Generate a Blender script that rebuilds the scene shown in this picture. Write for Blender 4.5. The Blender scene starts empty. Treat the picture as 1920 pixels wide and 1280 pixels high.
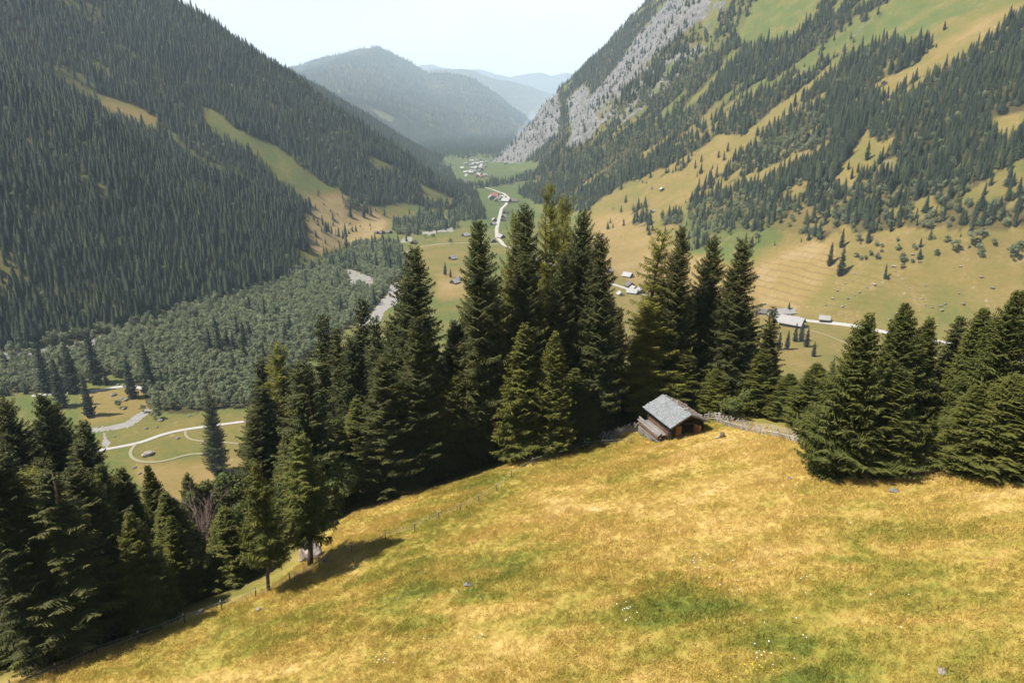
import bpy, math, random
import numpy as np
S = bpy.context.scene
C = S.collection
# ------------------------------------------------------------------ camera
CAMZ, PITCH, FOC = 200.0, math.radians(18.4), 1280.0      # focal length in pixels of the 1920 px photo
cam_d = bpy.data.cameras.new('camera'); cam = bpy.data.objects.new('camera', cam_d); C.objects.link(cam)
cam.location = (0, 0, CAMZ); cam.rotation_euler = (math.pi/2-PITCH, 0, 0)
cam_d.sensor_width = 36; cam_d.lens = 24; cam_d.clip_start = .5; cam_d.clip_end = 60000
S.camera = cam
# ------------------------------------------------------------------ sky and sun
SUN_AZ, SUN_EL = math.radians(-101), math.radians(56)
W = bpy.data.worlds.new('World'); S.world = W; W.use_nodes = True
nt = W.node_tree; nt.nodes.clear()
def wn(t, **k):
    n = nt.nodes.new(t)
    for a, b in k.items(): setattr(n, a, b)
    return n
sky = wn('ShaderNodeTexSky', sky_type='NISHITA', sun_disc=False, sun_elevation=SUN_EL, sun_rotation=SUN_AZ,
         altitude=1500, air_density=1.0, dust_density=2.5, ozone_density=1.0)
bg = wn('ShaderNodeBackground'); bg.inputs['Strength'].default_value = .055
veil = wn('ShaderNodeBackground'); veil.inputs['Color'].default_value = (1, .935, .875, 1); veil.inputs['Strength'].default_value = .47
tc = wn('ShaderNodeTexCoord'); sep = wn('ShaderNodeSeparateXYZ'); mp = wn('ShaderNodeMapping'); mp.inputs['Scale'].default_value = (3, 3, 9)
nz = wn('ShaderNodeTexNoise'); nz.inputs['Scale'].default_value = 1.6; nz.inputs['Detail'].default_value = 6; nz.inputs['Roughness'].default_value = .55
mr = wn('ShaderNodeMapRange'); mr.inputs['From Min'].default_value = .46; mr.inputs['From Max'].default_value = .20
mr2 = wn('ShaderNodeMapRange'); mr2.inputs['From Min'].default_value = .3; mr2.inputs['From Max'].default_value = .7
mr2.inputs['To Min'].default_value = .78; mr2.inputs['To Max'].default_value = 1.0
mul = wn('ShaderNodeMath', operation='MULTIPLY'); mix = wn('ShaderNodeMixShader'); wo = wn('ShaderNodeOutputWorld')
L = nt.links.new
L(tc.outputs['Generated'], sep.inputs[0]); L(tc.outputs['Generated'], mp.inputs['Vector']); L(mp.outputs[0], nz.inputs['Vector'])
L(sep.outputs['Z'], mr.inputs['Value']); L(nz.outputs['Fac'], mr2.inputs['Value'])
L(mr.outputs[0], mul.inputs[0]); L(mr2.outputs[0], mul.inputs[1])
L(sky.outputs[0], bg.inputs['Color']); L(mul.outputs[0], mix.inputs[0]); L(bg.outputs[0], mix.inputs[1]); L(veil.outputs[0], mix.inputs[2])
L(mix.outputs[0], wo.inputs['Surface'])
sd = bpy.data.lights.new('sun', 'SUN'); sd.energy = 5.0; sd.angle = math.radians(.53); sd.color = (1, .93, .82)
sun = bpy.data.objects.new('sun', sd); C.objects.link(sun)
from mathutils import Vector, Matrix
sdir = Vector((math.sin(SUN_AZ)*math.cos(SUN_EL), math.cos(SUN_AZ)*math.cos(SUN_EL), math.sin(SUN_EL)))
sun.rotation_euler = sdir.to_track_quat('Z', 'Y').to_euler(); sun.location = (-300, 0, 900)
S.view_settings.view_transform = 'Standard'; S.view_settings.look = 'None'
S.view_settings.exposure = 1.28; S.view_settings.gamma = 1
HAZE_DENSITY = .000060
try:
    S.cycles.use_denoising = True; S.cycles.denoiser = 'OPENIMAGEDENOISE'
    S.cycles.volume_bounces = 2; S.cycles.max_bounces = 4; S.cycles.diffuse_bounces = 2; S.cycles.glossy_bounces = 2
    S.cycles.transmission_bounces = 2; S.cycles.transparent_max_bounces = 8
    S.cycles.use_adaptive_sampling = True; S.cycles.adaptive_threshold = .02
except Exception as e: print(e)
# ------------------------------------------------------------------ noise
def _h(ix, iy, s):
    n = (ix.astype(np.int64)*374761393 + iy.astype(np.int64)*668265263 + s*974711) & 0xFFFFFFFF
    n = ((n ^ (n >> 13))*1274126177) & 0xFFFFFFFF
    return ((n ^ (n >> 16)) & 0xFFFF)/65535.0
def vnoise(x, y, s=0):
    x = np.asarray(x, float); y = np.asarray(y, float)
    ix = np.floor(x); iy = np.floor(y); fx = x-ix; fy = y-iy
    fx = fx*fx*(3-2*fx); fy = fy*fy*(3-2*fy)
    a = _h(ix, iy, s); b = _h(ix+1, iy, s); c = _h(ix, iy+1, s); d = _h(ix+1, iy+1, s)
    return (a*(1-fx)+b*fx)*(1-fy)+(c*(1-fx)+d*fx)*fy*1.0 - .5
def fbm(x, y, o=4, s=0, g=.5):
    t = 0; a = 1; f = 1
    for k in range(o):
        t = t+a*vnoise(x*f+k*17.3, y*f-k*9.1, s+k); a *= g; f *= 2.03
    return t
def ridged(x, y, o=4, s=0):
    t = 0; a = 1; f = 1
    for k in range(o):
        t = t+a*(.5-2*np.abs(vnoise(x*f+k*7.3, y*f-k*5.1, s+k))); a *= .5; f *= 2.1
    return t
def smax(a, b, k):
    h = np.clip(.5+.5*(a-b)/k, 0, 1)
    return b*(1-h)+a*h+k*h*(1-h)
# ------------------------------------------------------------------ projection helpers (photo pixels <-> places on the terrain)
cp, sp = math.cos(PITCH), math.sin(PITCH)
def raydir(px, py):
    u = (px-960)/FOC; v = (640-py)/FOC
    return u, cp+v*sp, -sp+v*cp
def at(px, py, Y):
    u, f, w = raydir(px, py); return (u/f*Y, Y, CAMZ+w/f*Y)
def project(X, Y, Z):
    dz = Z-CAMZ; d = Y*cp-dz*sp; d = np.where(d < 1, 1, d)
    up = Y*sp+dz*cp
    return 960+FOC*X/d, 640-FOC*up/d
# ------------------------------------------------------------------ terrain
PA, PB, PC_ = 170.4, .2, -.177           # meadow plane
def plane(X, Y): return PA+PB*X+PC_*Y
def onplane(px, py):
    u, f, w = raydir(px, py); X = u/f; z = w/f
    Y = (PA-CAMZ)/(z-PB*X-PC_); return (X*Y, Y)
EDGE_PX = [(-120,1330),(80,1275),(340,1172),(500,1122),(600,1052),(690,955),(800,925),(900,898),(1020,855),(1110,832),(1200,806),(1255,800),
           (1320,786),(1360,792),(1430,810),(1520,838),(1640,870),(1760,884),(1900,905),(2080,950),(2400,1050)]
EDGE = np.array([onplane(*p) for p in EDGE_PX])
POLY = np.vstack([EDGE, [(120, -40), (-120, -40)]])
def seg_dist(X, Y, P):
    best = np.full(X.shape, 1e9)
    for i in range(len(P)-1):
        a, b = P[i], P[i+1]; d = b-a; l2 = max((d*d).sum(), 1e-9)
        t = np.clip(((X-a[0])*d[0]+(Y-a[1])*d[1])/l2, 0, 1)
        best = np.minimum(best, np.hypot(X-a[0]-t*d[0], Y-a[1]-t*d[1]))
    return best
def inpoly(X, Y, P):
    r = np.zeros(X.shape, bool); n = len(P)
    for i in range(n):
        x1, y1 = P[i]; x2, y2 = P[(i+1) % n]
        if y1 == y2: continue
        c = ((y1 > Y) != (y2 > Y)) & (X < (x2-x1)*(Y-y1)/(y2-y1)+x1)
        r ^= c
    return r
def outside(X, Y):
    d = np.zeros(X.shape); near = (Y < 700)
    if near.any():
        xs, ys = X[near], Y[near]
        dd = seg_dist(xs, ys, EDGE); dd = np.where(inpoly(xs, ys, POLY), -dd, dd); d[near] = dd
    d[~near] = 700
    return d
LF = np.array([(0,-600),(400,-480),(571,-462),(671,-420),(833,-335),(1000,-335),(1150,-335),(1400,-205),(1640,-95),(1700,-150),(1900,-430),(2300,-560),(3000,-560),(4000,-900),(6000,-1500)])
RF = np.array([(0,560),(300,520),(520,450),(601,400),(671,312),(833,222),(1195,150),(1500,85),(1840,18),(1900,24),(1990,95),(2250,105),(2600,20),(2900,-75),(3010,-90),(3120,-40),(3500,200),(4200,700),(6000,1500)])
RS = np.array([(0,.62),(1100,.64),(1400,.74),(1900,1.12),(2100,1.0),(3000,1.0),(4000,.6)])
LS = np.array([(0,.62),(900,.62),(1300,.68),(1640,.70),(2000,.6),(4000,.5)])
def cap(z, m, w=120):
    return m-w*np.logaddexp(0, (m-z)/w) if False else np.where(z > m-w, m-w+w*np.tanh((z-(m-w))/w), z)
def tent(X, Y, P, s, q=0, ky=1.):
    if ky != 1: Y = Y*ky; P = [(a, b*ky, c) for a, b, c in P]
    best = np.full(X.shape, -1e5)
    for i in range(len(P)-1):
        a, b = np.array(P[i][:2]), np.array(P[i+1][:2]); d = b-a; l2 = (d*d).sum()
        t = np.clip(((X-a[0])*d[0]+(Y-a[1])*d[1])/l2, 0, 1)
        h = P[i][2]+(P[i+1][2]-P[i][2])*t
        ds = np.hypot(X-a[0]-t*d[0], Y-a[1]-t*d[1]); best = np.maximum(best, h-s*ds*(1-q*np.minimum(ds, 1500)))
    return best
L1 = [(-1100,840,480),(-800,860,318),(-628,905,232),(-483,985,150),(-392,1022,100),(-318,1045,45)]
L3 = [(-1500,2800,760)]+[at(*p) for p in [(540,130,2900),(640,192,2900),(707,232,2900),(774,273,2900),(815,293,2900),(841,307,2900)]]
M1 = [at(*p) for p in [(380,160,12651),(480,138,12182),(560,124,11480),(620,110,11011),(675,96,10777),(710,90,10777),(724,97,10777),(754,111,10777),(805,136,10777),(850,142,10542),(889,150,10542),(922,173,10542),(959,207,10542),(1000,236,10542),(1040,262,10542)]]
M2 = [at(*p) for p in [(700,150,15500),(770,138,15500),(808,131,15500),(855,128,15500),(875,130,15500),(905,139,15500),(942,149,15500),(979,159,15500),(1033,176,15500),(1100,200,15500)]]
M3 = [at(*p) for p in [(760,126,21500),(798,122,21500),(815,124,21500),(850,132,21500),(902,131,21500),(930,140,21500),(956,144,21500),(969,141,21500),(990,138,21500),(1013,136,21500),(1020,144,21500),(1043,141,21500),(1063,138,21500),(1120,150,21500)]]
def terrain(X, Y):
    X = np.asarray(X, float); Y = np.asarray(Y, float)
    shp = X.shape; X = X.ravel(); Y = Y.ravel()
    fl = 2.0*fbm(X/90, Y/90, 3, 5)
    dl = np.interp(Y, LF[:,0], LF[:,1])-X
    dr = X-np.interp(Y, RF[:,0], RF[:,1])
    wig = 22*fbm(X/160, Y/120, 3, 11)
    w = 14.
    zl = np.interp(Y, LS[:,0], LS[:,1])*w*np.logaddexp(0, (dl+wig*np.clip(dl/80, 0, 1)-4)/w)
    zr = np.interp(Y, RS[:,0], RS[:,1])*w*np.logaddexp(0, (dr+wig*np.clip(dr/80, 0, 1)-4)/w)
    amp = np.clip(np.maximum(dl, dr)/260, 0, 1)
    gul = ridged(Y/170+X/900, X/520, 3, 21)*16*amp*np.where(Y > 1550, .35, 1)
    zl = cap(zl+gul*np.clip(dl/100,0,1)*.7, 860); zr = cap(zr+gul*np.clip(dr/100,0,1), 900)
    fo_ = np.clip((4300-Y)/900, 0, 1); fo_ = fo_*fo_*(3-2*fo_); zl = zl*fo_; zr = zr*fo_
    z = fl+np.maximum(zl, 0)+np.maximum(zr, 0)*(dr > -60)
    z = smax(z, tent(X, Y, L1, .66)+6*fbm(X/60, Y/60, 3, 31), 14)
    far = Y > 1500
    if far.any():
        xf, yf = X[far], Y[far]; n = fbm(xf/300, yf/300, 4, 41); r = ridged(xf/420, yf/420, 4, 51)
        zz = z[far]
        zz = smax(zz, tent(xf, yf, L3, .62)+14*n, 20)
        zz = smax(zz, tent(xf, yf, M1, .84, .00019, .245)+r*46+14*n, 26)
        zz = smax(zz, tent(xf, yf, M2, .36)+n*50, 40)
        zz = smax(zz, tent(xf, yf, M3, .4)+ridged(xf/700, yf/700, 4, 61)*70, 40)
        z[far] = zz
    # rocky relief of the cliffs on the right
    cl = np.clip((Y-1250)/500, 0, 1)*np.clip(dr/90-.8, 0, 1)*(Y < 3300)
    z = z+cl*(ridged(X/45, Y/60, 4, 71)*13)
    nr = Y < 700
    if nr.any():
        xn, yn = X[nr], Y[nr]; d = outside(xn, yn)
        dd = np.maximum(d, 0)
        F = np.where(dd < 100, .26*dd-.06*15*(1-np.exp(-dd/15)), .26*100-.9+.46*(dd-100))
        hill = plane(xn, yn)-F+.55*fbm(xn/14, yn/14, 3, 81)*np.clip(1+dd/30, 1, 4)+.12*fbm(xn/2.3, yn/2.3, 2, 91)
        z[nr] = smax(hill, z[nr], 8)
    return z.reshape(shp)
def hit(px, py, t0=20., t1=9000.):
    u, f, w = raydir(px, py)
    t = np.exp(np.linspace(math.log(t0), math.log(t1), 900))
    for _ in range(2):
        Yv = f*t; z = CAMZ+w*t; g = terrain(u*t, Yv); b = np.nonzero(z < g)[0]
        if len(b) == 0: return None
        i = max(b[0], 1); lo, hi = t[i-1], t[i]; t = np.linspace(lo, hi, 40)
    return (u*hi, f*hi, float(terrain(np.array([u*hi]), np.array([f*hi]))[0]))
def gz(x, y): return float(terrain(np.array([x]), np.array([y]))[0])
# ------------------------------------------------------------------ land cover: rasters drawn in photo pixels, read back at each place of the terrain
MW, MH = 960, 640
gx, gy = np.meshgrid(np.arange(MW)*2+1., np.arange(MH)*2+1.)
def paint(M, P, v):
    P = [(float(a), float(b)) for a, b in P]
    M[inpoly(gx, gy, P)] = v
def c1(*p, ox=0, oy=0, s=2.977): return [(ox+a/s, oy+b/s) for a, b in p]
FOR = np.ones((MH, MW)); DEC = np.zeros((MH, MW)); ROCK = np.zeros((MH, MW)); GRV = np.zeros((MH, MW)); DRY = np.full((MH, MW), .3); MOW = np.zeros((MH, MW))
OPEN = [
 [(-50,690),(200,622),(500,545),(580,490),(575,430),(600,400),(585,375),(600,350),(640,362),(690,385),(760,380),(830,395),(890,385),(900,365),(860,345),(820,318),(835,290),(925,288),(932,304),(1000,305),(1023,318),(960,340),(910,350),(1000,330),(1030,332),(968,363),(1040,395),(1100,398),(1140,365),(1180,350),(1280,318),(1345,253),(1410,255),(1410,275),(1380,290),(1372,315),(1330,335),(1300,362),(1360,345),(1430,320),(1500,288),(1535,285),(1495,332),(1440,340),(1370,350),(1300,380),(1290,440),(1330,450),(1400,440),(1440,460),(1480,440),(1540,455),(1580,420),(1640,440),(1700,420),(1800,440),(1920,420),(1920,1300),(-50,1300)],
 c1((250,90),(400,0),(850,-60),(700,90),(660,170),(560,230),(430,260),(330,250),(290,200),(190,190), ox=1280),
 c1((300,270),(340,290),(180,450),(130,520),(0,640),(0,590),(100,500),(200,390), ox=1280),
 c1((890,350),(770,450),(710,530),(610,610),(540,670),(430,750),(370,770),(360,730),(520,600),(620,520),(720,460),(840,340), ox=1280),
 c1((1200,-90),(1905,-90),(1905,60),(1780,150),(1700,230),(1560,330),(1440,380),(1390,410),(1280,450),(1200,520),(1100,550),(1075,490),(1130,430),(1240,400),(1300,360),(1330,330),(1380,270),(1340,180),(1290,250),(1200,270),(1170,210),(1060,260),(1010,300),(1000,250),(1060,150),(1120,60), ox=1280),
 c1((1190,760),(1110,890),(970,1010),(930,1070),(860,1120),(790,1160),(700,1130),(830,1060),(870,980),(890,930),(950,850),(990,780),(1030,700),(1050,760),(1100,800), ox=1280),
 c1((1190,1010),(1290,1000),(1280,1080),(1220,1160),(1100,1220),(1010,1200),(1000,1100), ox=1280),
 c1((1950,600),(1720,650),(1740,720),(1800,790),(1850,790),(1905,680), ox=1280),
 c1((1420,1060),(1560,1010),(1650,1060),(1600,1180),(1440,1180), ox=1280),
 c1((1110,590),(1150,610),(1260,660),(1310,710),(1400,760),(1520,800),(1640,890),(1700,950),(1800,1020),(1905,1050),(1960,1200),(1750,1150),(1650,1090),(1550,1035),(1500,970),(1440,900),(1370,830),(1290,805),(1180,760),(1140,660)),
 c1((370,505),(480,510),(600,530),(720,570),(810,615),(880,650),(880,745),(820,725),(740,690),(660,650),(590,655),(545,600),(450,565)),
 c1((290,420),(365,430),(360,500),(320,470)), c1((880,700),(985,750),(1005,800),(1070,850),(1050,870),(955,790)),
 c1((710,1060),(740,1065),(880,1160),(860,1200),(800,1130)), c1((0,750),(70,790),(60,800),(0,775)), c1((130,770),(235,810),(305,860),(270,870),(210,830)),
 c1((1130,830),(1220,880),(1210,905),(1150,880)), c1((1290,930),(1440,1030),(1400,1050),(1290,960)),
 c1((110,865),(200,880),(300,930),(400,990),(520,1060),(640,1120),(600,1150),(450,1110),(440,1040),(300,965),(205,975),(150,910), ox=640),
 [(605,268),(640,272),(642,278),(612,276)],
]
for P in OPEN: paint(FOR, P, 0)
MIXED = [([(1290,380),(1370,350),(1440,340),(1500,380),(1560,400),(1580,440),(1500,430),(1440,460),(1330,455),(1290,440)], .5),
 ([(1560,350),(1700,330),(1920,360),(1920,425),(1800,440),(1700,425),(1600,440)], .8),
 ([(1440,340),(1530,290),(1570,320),(1560,400),(1500,380)], .8), ([(1160,420),(1290,400),(1290,450),(1200,440)], .05),
 ([(1580,440),(1920,430),(1920,490),(1650,500)], .14), ([(1600,490),(1920,480),(1920,540),(1650,530)], .02), ([(1280,445),(1440,462),(1540,455),(1520,440),(1440,430)], .14), ([(1140,365),(1280,330),(1400,270),(1300,360),(1180,400)], .04), ([(1100,400),(1290,360),(1290,420),(1130,450)], .03), ([(600,365),(700,385),(880,395),(740,430),(600,440)], .03),
 (c1((0,60),(300,0),(420,0),(300,190),(180,300),(0,360), ox=1280), .35),
 ([(560,400),(600,405),(640,420),(690,440),(640,455),(590,460),(570,440)], .12)]
for P, v in MIXED: paint(FOR, P, v)
GROVES = [([(520,530),(600,482),(680,455),(750,455),(762,500),(745,530),(700,525),(640,505),(560,520)], .95, .85),
 ([(-60,672),(200,618),(380,566),(500,538),(600,508),(700,505),(755,520),(720,560),(690,590),(600,650),(480,762),(330,775),(285,768),(268,735),(200,700),(100,735),(-60,745)], 1., .985),
 ([(783,398),(832,404),(832,412),(783,408)], 1, .7), ([(735,416),(790,408),(850,416),(862,428),(800,434),(740,433)], 1, .6), ([(745,432),(790,430),(790,438),(745,440)], 1, .8),
 ([(835,402),(900,396),(912,410),(850,416)], .9, .5), ([(858,366),(900,378),(908,398),(860,402)], 1, .5), ([(645,388),(680,395),(700,405),(640,410)], .3, .5),
 ([(877,352),(960,338),(1023,318),(1030,330),(960,345),(900,354)], 1, .2),
 ([(638,330),(700,320),(760,330),(792,362),(780,376),(740,372),(725,387),(660,365),(638,365)], 1, 0.05),
 ([(590,355),(640,395),(650,420),(700,430),(690,440),(620,420),(580,400)], .1, .7), ([(640,372),(690,384),(680,396),(645,388)], .8, .6),
 ([(1150,392),(1170,388),(1172,400),(1150,402)], 1, .3), ([(1185,390),(1215,385),(1220,425),(1185,422)], .8, 0), ([(1238,405),(1280,400),(1280,420),(1240,425)], .6, .6), ([(1262,425),(1350,440),(1345,470),(1270,470)], .3, .5),
 ([(830,290),(925,288),(925,296),(830,298)], .3, .3), ([(815,318),(845,315),(850,330),(830,332)], .9, .4)]
for P, v, d in GROVES: paint(FOR, P, v); paint(DEC, P, d)
for P in [c1((380,760),(560,640),(760,640),(820,760),(760,860),(560,900),(300,1000),(280,930),(380,850), ox=1280)]: paint(DEC, P, .65)
paint(DEC, [(1280,380),(1560,340),(1920,360),(1920,520),(1280,480)], .5)
paint(DEC, [(1056,279),(1300,100),(1360,110),(1290,240),(1150,340),(1036,340)], .45)
ROCKS = [([(1056,285),(1075,245),(1105,185),(1160,120),(1191,72),(1228,30),(1262,-10),(1345,-20),(1310,40),(1240,95),(1200,130),(1165,175),(1135,225),(1095,268)], .95),
 ([(922,304),(962,262),(989,220),(1016,188),(1046,172),(1052,200),(1046,250),(1006,284),(978,306)], .95), ([(1060,190),(1100,150),(1110,190),(1070,250)], .7),
 ([(1310,40),(1345,-20),(1400,-20),(1350,30),(1330,80)], .45), (c1((780,330),(940,190),(1050,90),(1070,110),(960,220),(880,280),(820,330), ox=1280), .45),
 (c1((890,1040),(1060,990),(1110,900),(1200,870),(1180,960),(1000,1030),(900,1060), ox=1280), .4), (c1((1240,780),(1300,740),(1310,800),(1260,800), ox=1280), .7),
 (c1((640,740),(750,770),(740,800),(640,760), ox=740, oy=260, s=5.82), 0)]
for P, v in ROCKS: paint(ROCK, P, v)
paint(ROCK, [(1110,215),(1200,130),(1300,70),(1330,90),(1250,170),(1150,250)], .5)
for P, v in ROCKS[:3]: paint(FOR, P, .25)
for P, v in ROCKS[3:]: paint(FOR, P, .03)
GRAVEL = [([(730,532),(746,530),(758,552),(742,572),(722,582),(714,604),(696,612),(690,598),(704,578),(716,560),(728,552)], 1), ([(648,518),(662,511),(680,515),(692,528),(680,535),(655,536)], 1),
 ([(670,592),(694,596),(700,612),(690,620),(672,612)], 1), ([(640,508),(660,505),(700,520),(705,540),(690,545),(664,525)], .6),
 ([(-20,664),(60,656),(130,648),(190,630),(215,628),(210,640),(140,658),(60,668),(-20,676)], .9), ([(150,803),(200,798),(232,792),(255,776),(275,766),(288,766),(270,782),(245,800),(210,806),(160,812)], .85), ([(195,812),(208,830),(203,840),(192,838)], .8),
 ([(552,640),(590,638),(588,644),(552,646)], .8), ([(755,448),(775,443),(772,452),(748,455)], .8), ([(790,436),(842,428),(852,424),(850,433),(800,440)], .7), ([(390,655),(410,658),(410,664),(390,664)], .7)]
for P, v in GRAVEL: paint(GRV, P, v); paint(FOR, P, .03)
# dryness of the grass
paint(DRY, [(1100,300),(1920,-20),(1920,700),(1100,700)], .52); paint(DRY, c1((330,250),(400,0),(850,0),(560,260), ox=1280), .24)
paint(DRY, c1((1170,270),(1120,60),(1200,0),(1700,0),(1340,180), ox=1280), .24)
paint(DRY, [(1110,400),(1200,400),(1260,470),(1400,500),(1420,590),(1180,530),(1120,470)], .8)
paint(DRY, [(1280,400),(1440,400),(1470,450),(1380,500),(1290,470)], .25); paint(DRY, c1((1905,30),(1700,150),(1400,330),(1380,290),(1640,110),(1905,20), ox=1280), .75)
paint(DRY, [(1410,500),(1545,450),(1580,490),(1490,585),(1420,590)], .86); paint(MOW, [(1410,500),(1545,450),(1580,490),(1490,590),(1400,590)], 1)
paint(DRY, [(1600,440),(1920,400),(1920,560),(1700,520)], .62); paint(MOW, [(1545,590),(1580,520),(1650,480),(1720,470),(1715,505),(1640,560),(1600,605)], .85); paint(MOW, [(1700,540),(1760,525),(1785,570),(1770,625),(1720,600)], .8); paint(MOW, [(1600,455),(1760,440),(1900,450),(1900,480),(1700,478)], .4)
paint(DRY, [(570,370),(660,360),(730,415),(710,450),(580,480)], .95); paint(DRY, [(740,450),(960,430),(960,480),(750,490)], .3)
paint(DRY, [(780,460),(880,460),(870,520),(780,510)], .5); paint(DRY, [(820,515),(880,515),(880,560),(820,560)], .8)
paint(DRY, c1((370,505),(880,640),(880,725),(555,600)), .7); paint(DRY, [(640,290),(760,330),(740,370),(640,320)], .6); paint(DRY, [(820,290),(1000,290),(1000,425),(890,430),(860,350)], .04)
paint(DRY, [(150,730),(290,730),(285,770),(160,800)], .66); paint(DRY, [(180,800),(470,770),(470,850),(190,900)], .36); paint(DRY, [(250,875),(520,850),(520,960),(290,960)], .72)
paint(DRY, [(1250,255),(1410,255),(1300,380),(1200,380)], .6); paint(DRY, c1((760,850),(640,990),(270,1040),(420,960), ox=1280), .55); paint(DRY, c1((1190,760),(860,1120),(700,1130),(990,780), ox=1280), .5)
def blur(M, n=1):
    for _ in range(n):
        M = (M+np.roll(M, 1, 0)+np.roll(M, -1, 0)+np.roll(M, 1, 1)+np.roll(M, -1, 1))/5
    return M
paint(FOR, [(540,120),(710,80),(900,140),(960,200),(900,190),(760,150),(640,170)], .8); paint(FOR, [(690,203),(705,206),(738,222),(737,231),(715,224)], 0)
DRYb = blur(DRY, 14); ROCKb = blur(ROCK, 3)
def openings(X, Y, f):
    # natural gaps inside the closed woods
    h = fbm(X/70, Y/45, 3, 77); g = fbm(X/150+Y/400, Y/34, 3, 78)
    f = np.where((X > 0) & (f > .7) & ((h > .28) | ((g > .24) & (Y < 1500))), .14, f)
    return np.where((X < 0) & (f > .9) & (h > .44), .3, f)
def look(M, px, py):
    return M[np.clip((py/2).astype(int), 0, MH-1), np.clip((px/2).astype(int), 0, MW-1)]
# ------------------------------------------------------------------ mesh and material helpers
def mesh_np(name, V, F, mats=(), smooth=False, midx=None, uv=None):
    V = np.asarray(V, np.float32); F = np.asarray(F, np.int32); k = F.shape[1]
    me = bpy.data.meshes.new(name); me.vertices.add(len(V)); me.vertices.foreach_set('co', V.ravel())
    me.loops.add(F.size); me.loops.foreach_set('vertex_index', F.ravel())
    me.polygons.add(len(F)); me.polygons.foreach_set('loop_start', np.arange(0, F.size, k, dtype=np.int32))
    try: me.polygons.foreach_set('loop_total', np.full(len(F), k, np.int32))
    except Exception: pass
    if smooth: me.polygons.foreach_set('use_smooth', np.ones(len(F), bool))
    for m in mats: me.materials.append(m)
    if midx is not None: me.polygons.foreach_set('material_index', np.asarray(midx, np.int32))
    me.update(calc_edges=True)
    return me
def link(name, me, parent=None, loc=(0,0,0), rz=0, label=None, cat=None, group=None, kind=None):
    o = bpy.data.objects.new(name, me); C.objects.link(o); o.location = loc; o.rotation_euler = (0, 0, rz)
    if parent: o.parent = parent
    for k, v in (('label', label), ('category', cat), ('group', group), ('kind', kind)):
        if v: o[k] = v
    return o
class NT:
    def __init__(s, name, rough=.9, spec=.15):
        s.m = bpy.data.materials.new(name); s.m.use_nodes = True; s.t = s.m.node_tree
        s.b = s.t.nodes['Principled BSDF']; s.b.inputs['Roughness'].default_value = rough
        s.b.inputs['Specular IOR Level'].default_value = spec
    def n(s, t, **k):
        x = s.t.nodes.new(t)
        for a, b in k.items():
            if a.startswith('i_'): x.inputs[a[2:].replace('_', ' ')].default_value = b
            else: setattr(x, a, b)
        return x
    def l(s, a, b): s.t.links.new(a, b)
    def noise(s, scale, det=4, rough=.55, vec=None, dist=0):
        x = s.n('ShaderNodeTexNoise'); x.inputs['Scale'].default_value = scale; x.inputs['Detail'].default_value = det
        x.inputs['Roughness'].default_value = rough; x.inputs['Distortion'].default_value = dist
        if vec is not None: s.l(vec, x.inputs['Vector'])
        return x.outputs['Fac']
    def pos(s, scale=None, which='Position'):
        g = s.n('ShaderNodeNewGeometry').outputs['Position'] if which == 'Position' else s.n('ShaderNodeTexCoord').outputs['Object']
        if scale is None: return g
        m = s.n('ShaderNodeMapping'); m.inputs['Scale'].default_value = scale; s.l(g, m.inputs['Vector']); return m.outputs[0]
    def ramp(s, f, stops):
        r = s.n('ShaderNodeValToRGB'); e = r.color_ramp.elements
        while len(e) < len(stops): e.new(.5)
        for i, (p, c) in enumerate(stops): e[i].position = p; e[i].color = (*c, 1) if len(c) == 3 else c
        s.l(f, r.inputs[0]); return r.outputs[0]
    def mixc(s, f, a, b, mode='MIX'):
        x = s.n('ShaderNodeMix', data_type='RGBA', blend_type=mode)
        for v, i in ((f, 0), (a, 6), (b, 7)):
            if isinstance(v, (int, float)): x.inputs[i].default_value = v
            elif isinstance(v, tuple): x.inputs[i].default_value = (*v, 1)
            else: s.l(v, x.inputs[i])
        return x.outputs[2]
    def math(s, op, a, b=None, clamp=False):
        x = s.n('ShaderNodeMath', operation=op, use_clamp=clamp)
        for v, i in ((a, 0), (b, 1)):
            if v is None: continue
            if isinstance(v, (int, float)): x.inputs[i].default_value = v
            else: s.l(v, x.inputs[i])
        return x.outputs[0]
    def mapr(s, f, a, b, c=0., d=1.):
        x = s.n('ShaderNodeMapRange'); s.l(f, x.inputs[0])
        for i, v in enumerate((a, b, c, d)): x.inputs[i+1].default_value = v
        return x.outputs[0]
    def bump(s, h, strength=.5, dist=.1):
        x = s.n('ShaderNodeBump'); x.inputs['Strength'].default_value = strength; x.inputs['Distance'].default_value = dist
        s.l(h, x.inputs['Height']); s.l(x.outputs[0], s.b.inputs['Normal'])
    def col(s, c):
        if isinstance(c, tuple): s.b.inputs['Base Color'].default_value = (*c, 1)
        else: s.l(c, s.b.inputs['Base Color'])
        return s.m
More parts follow.
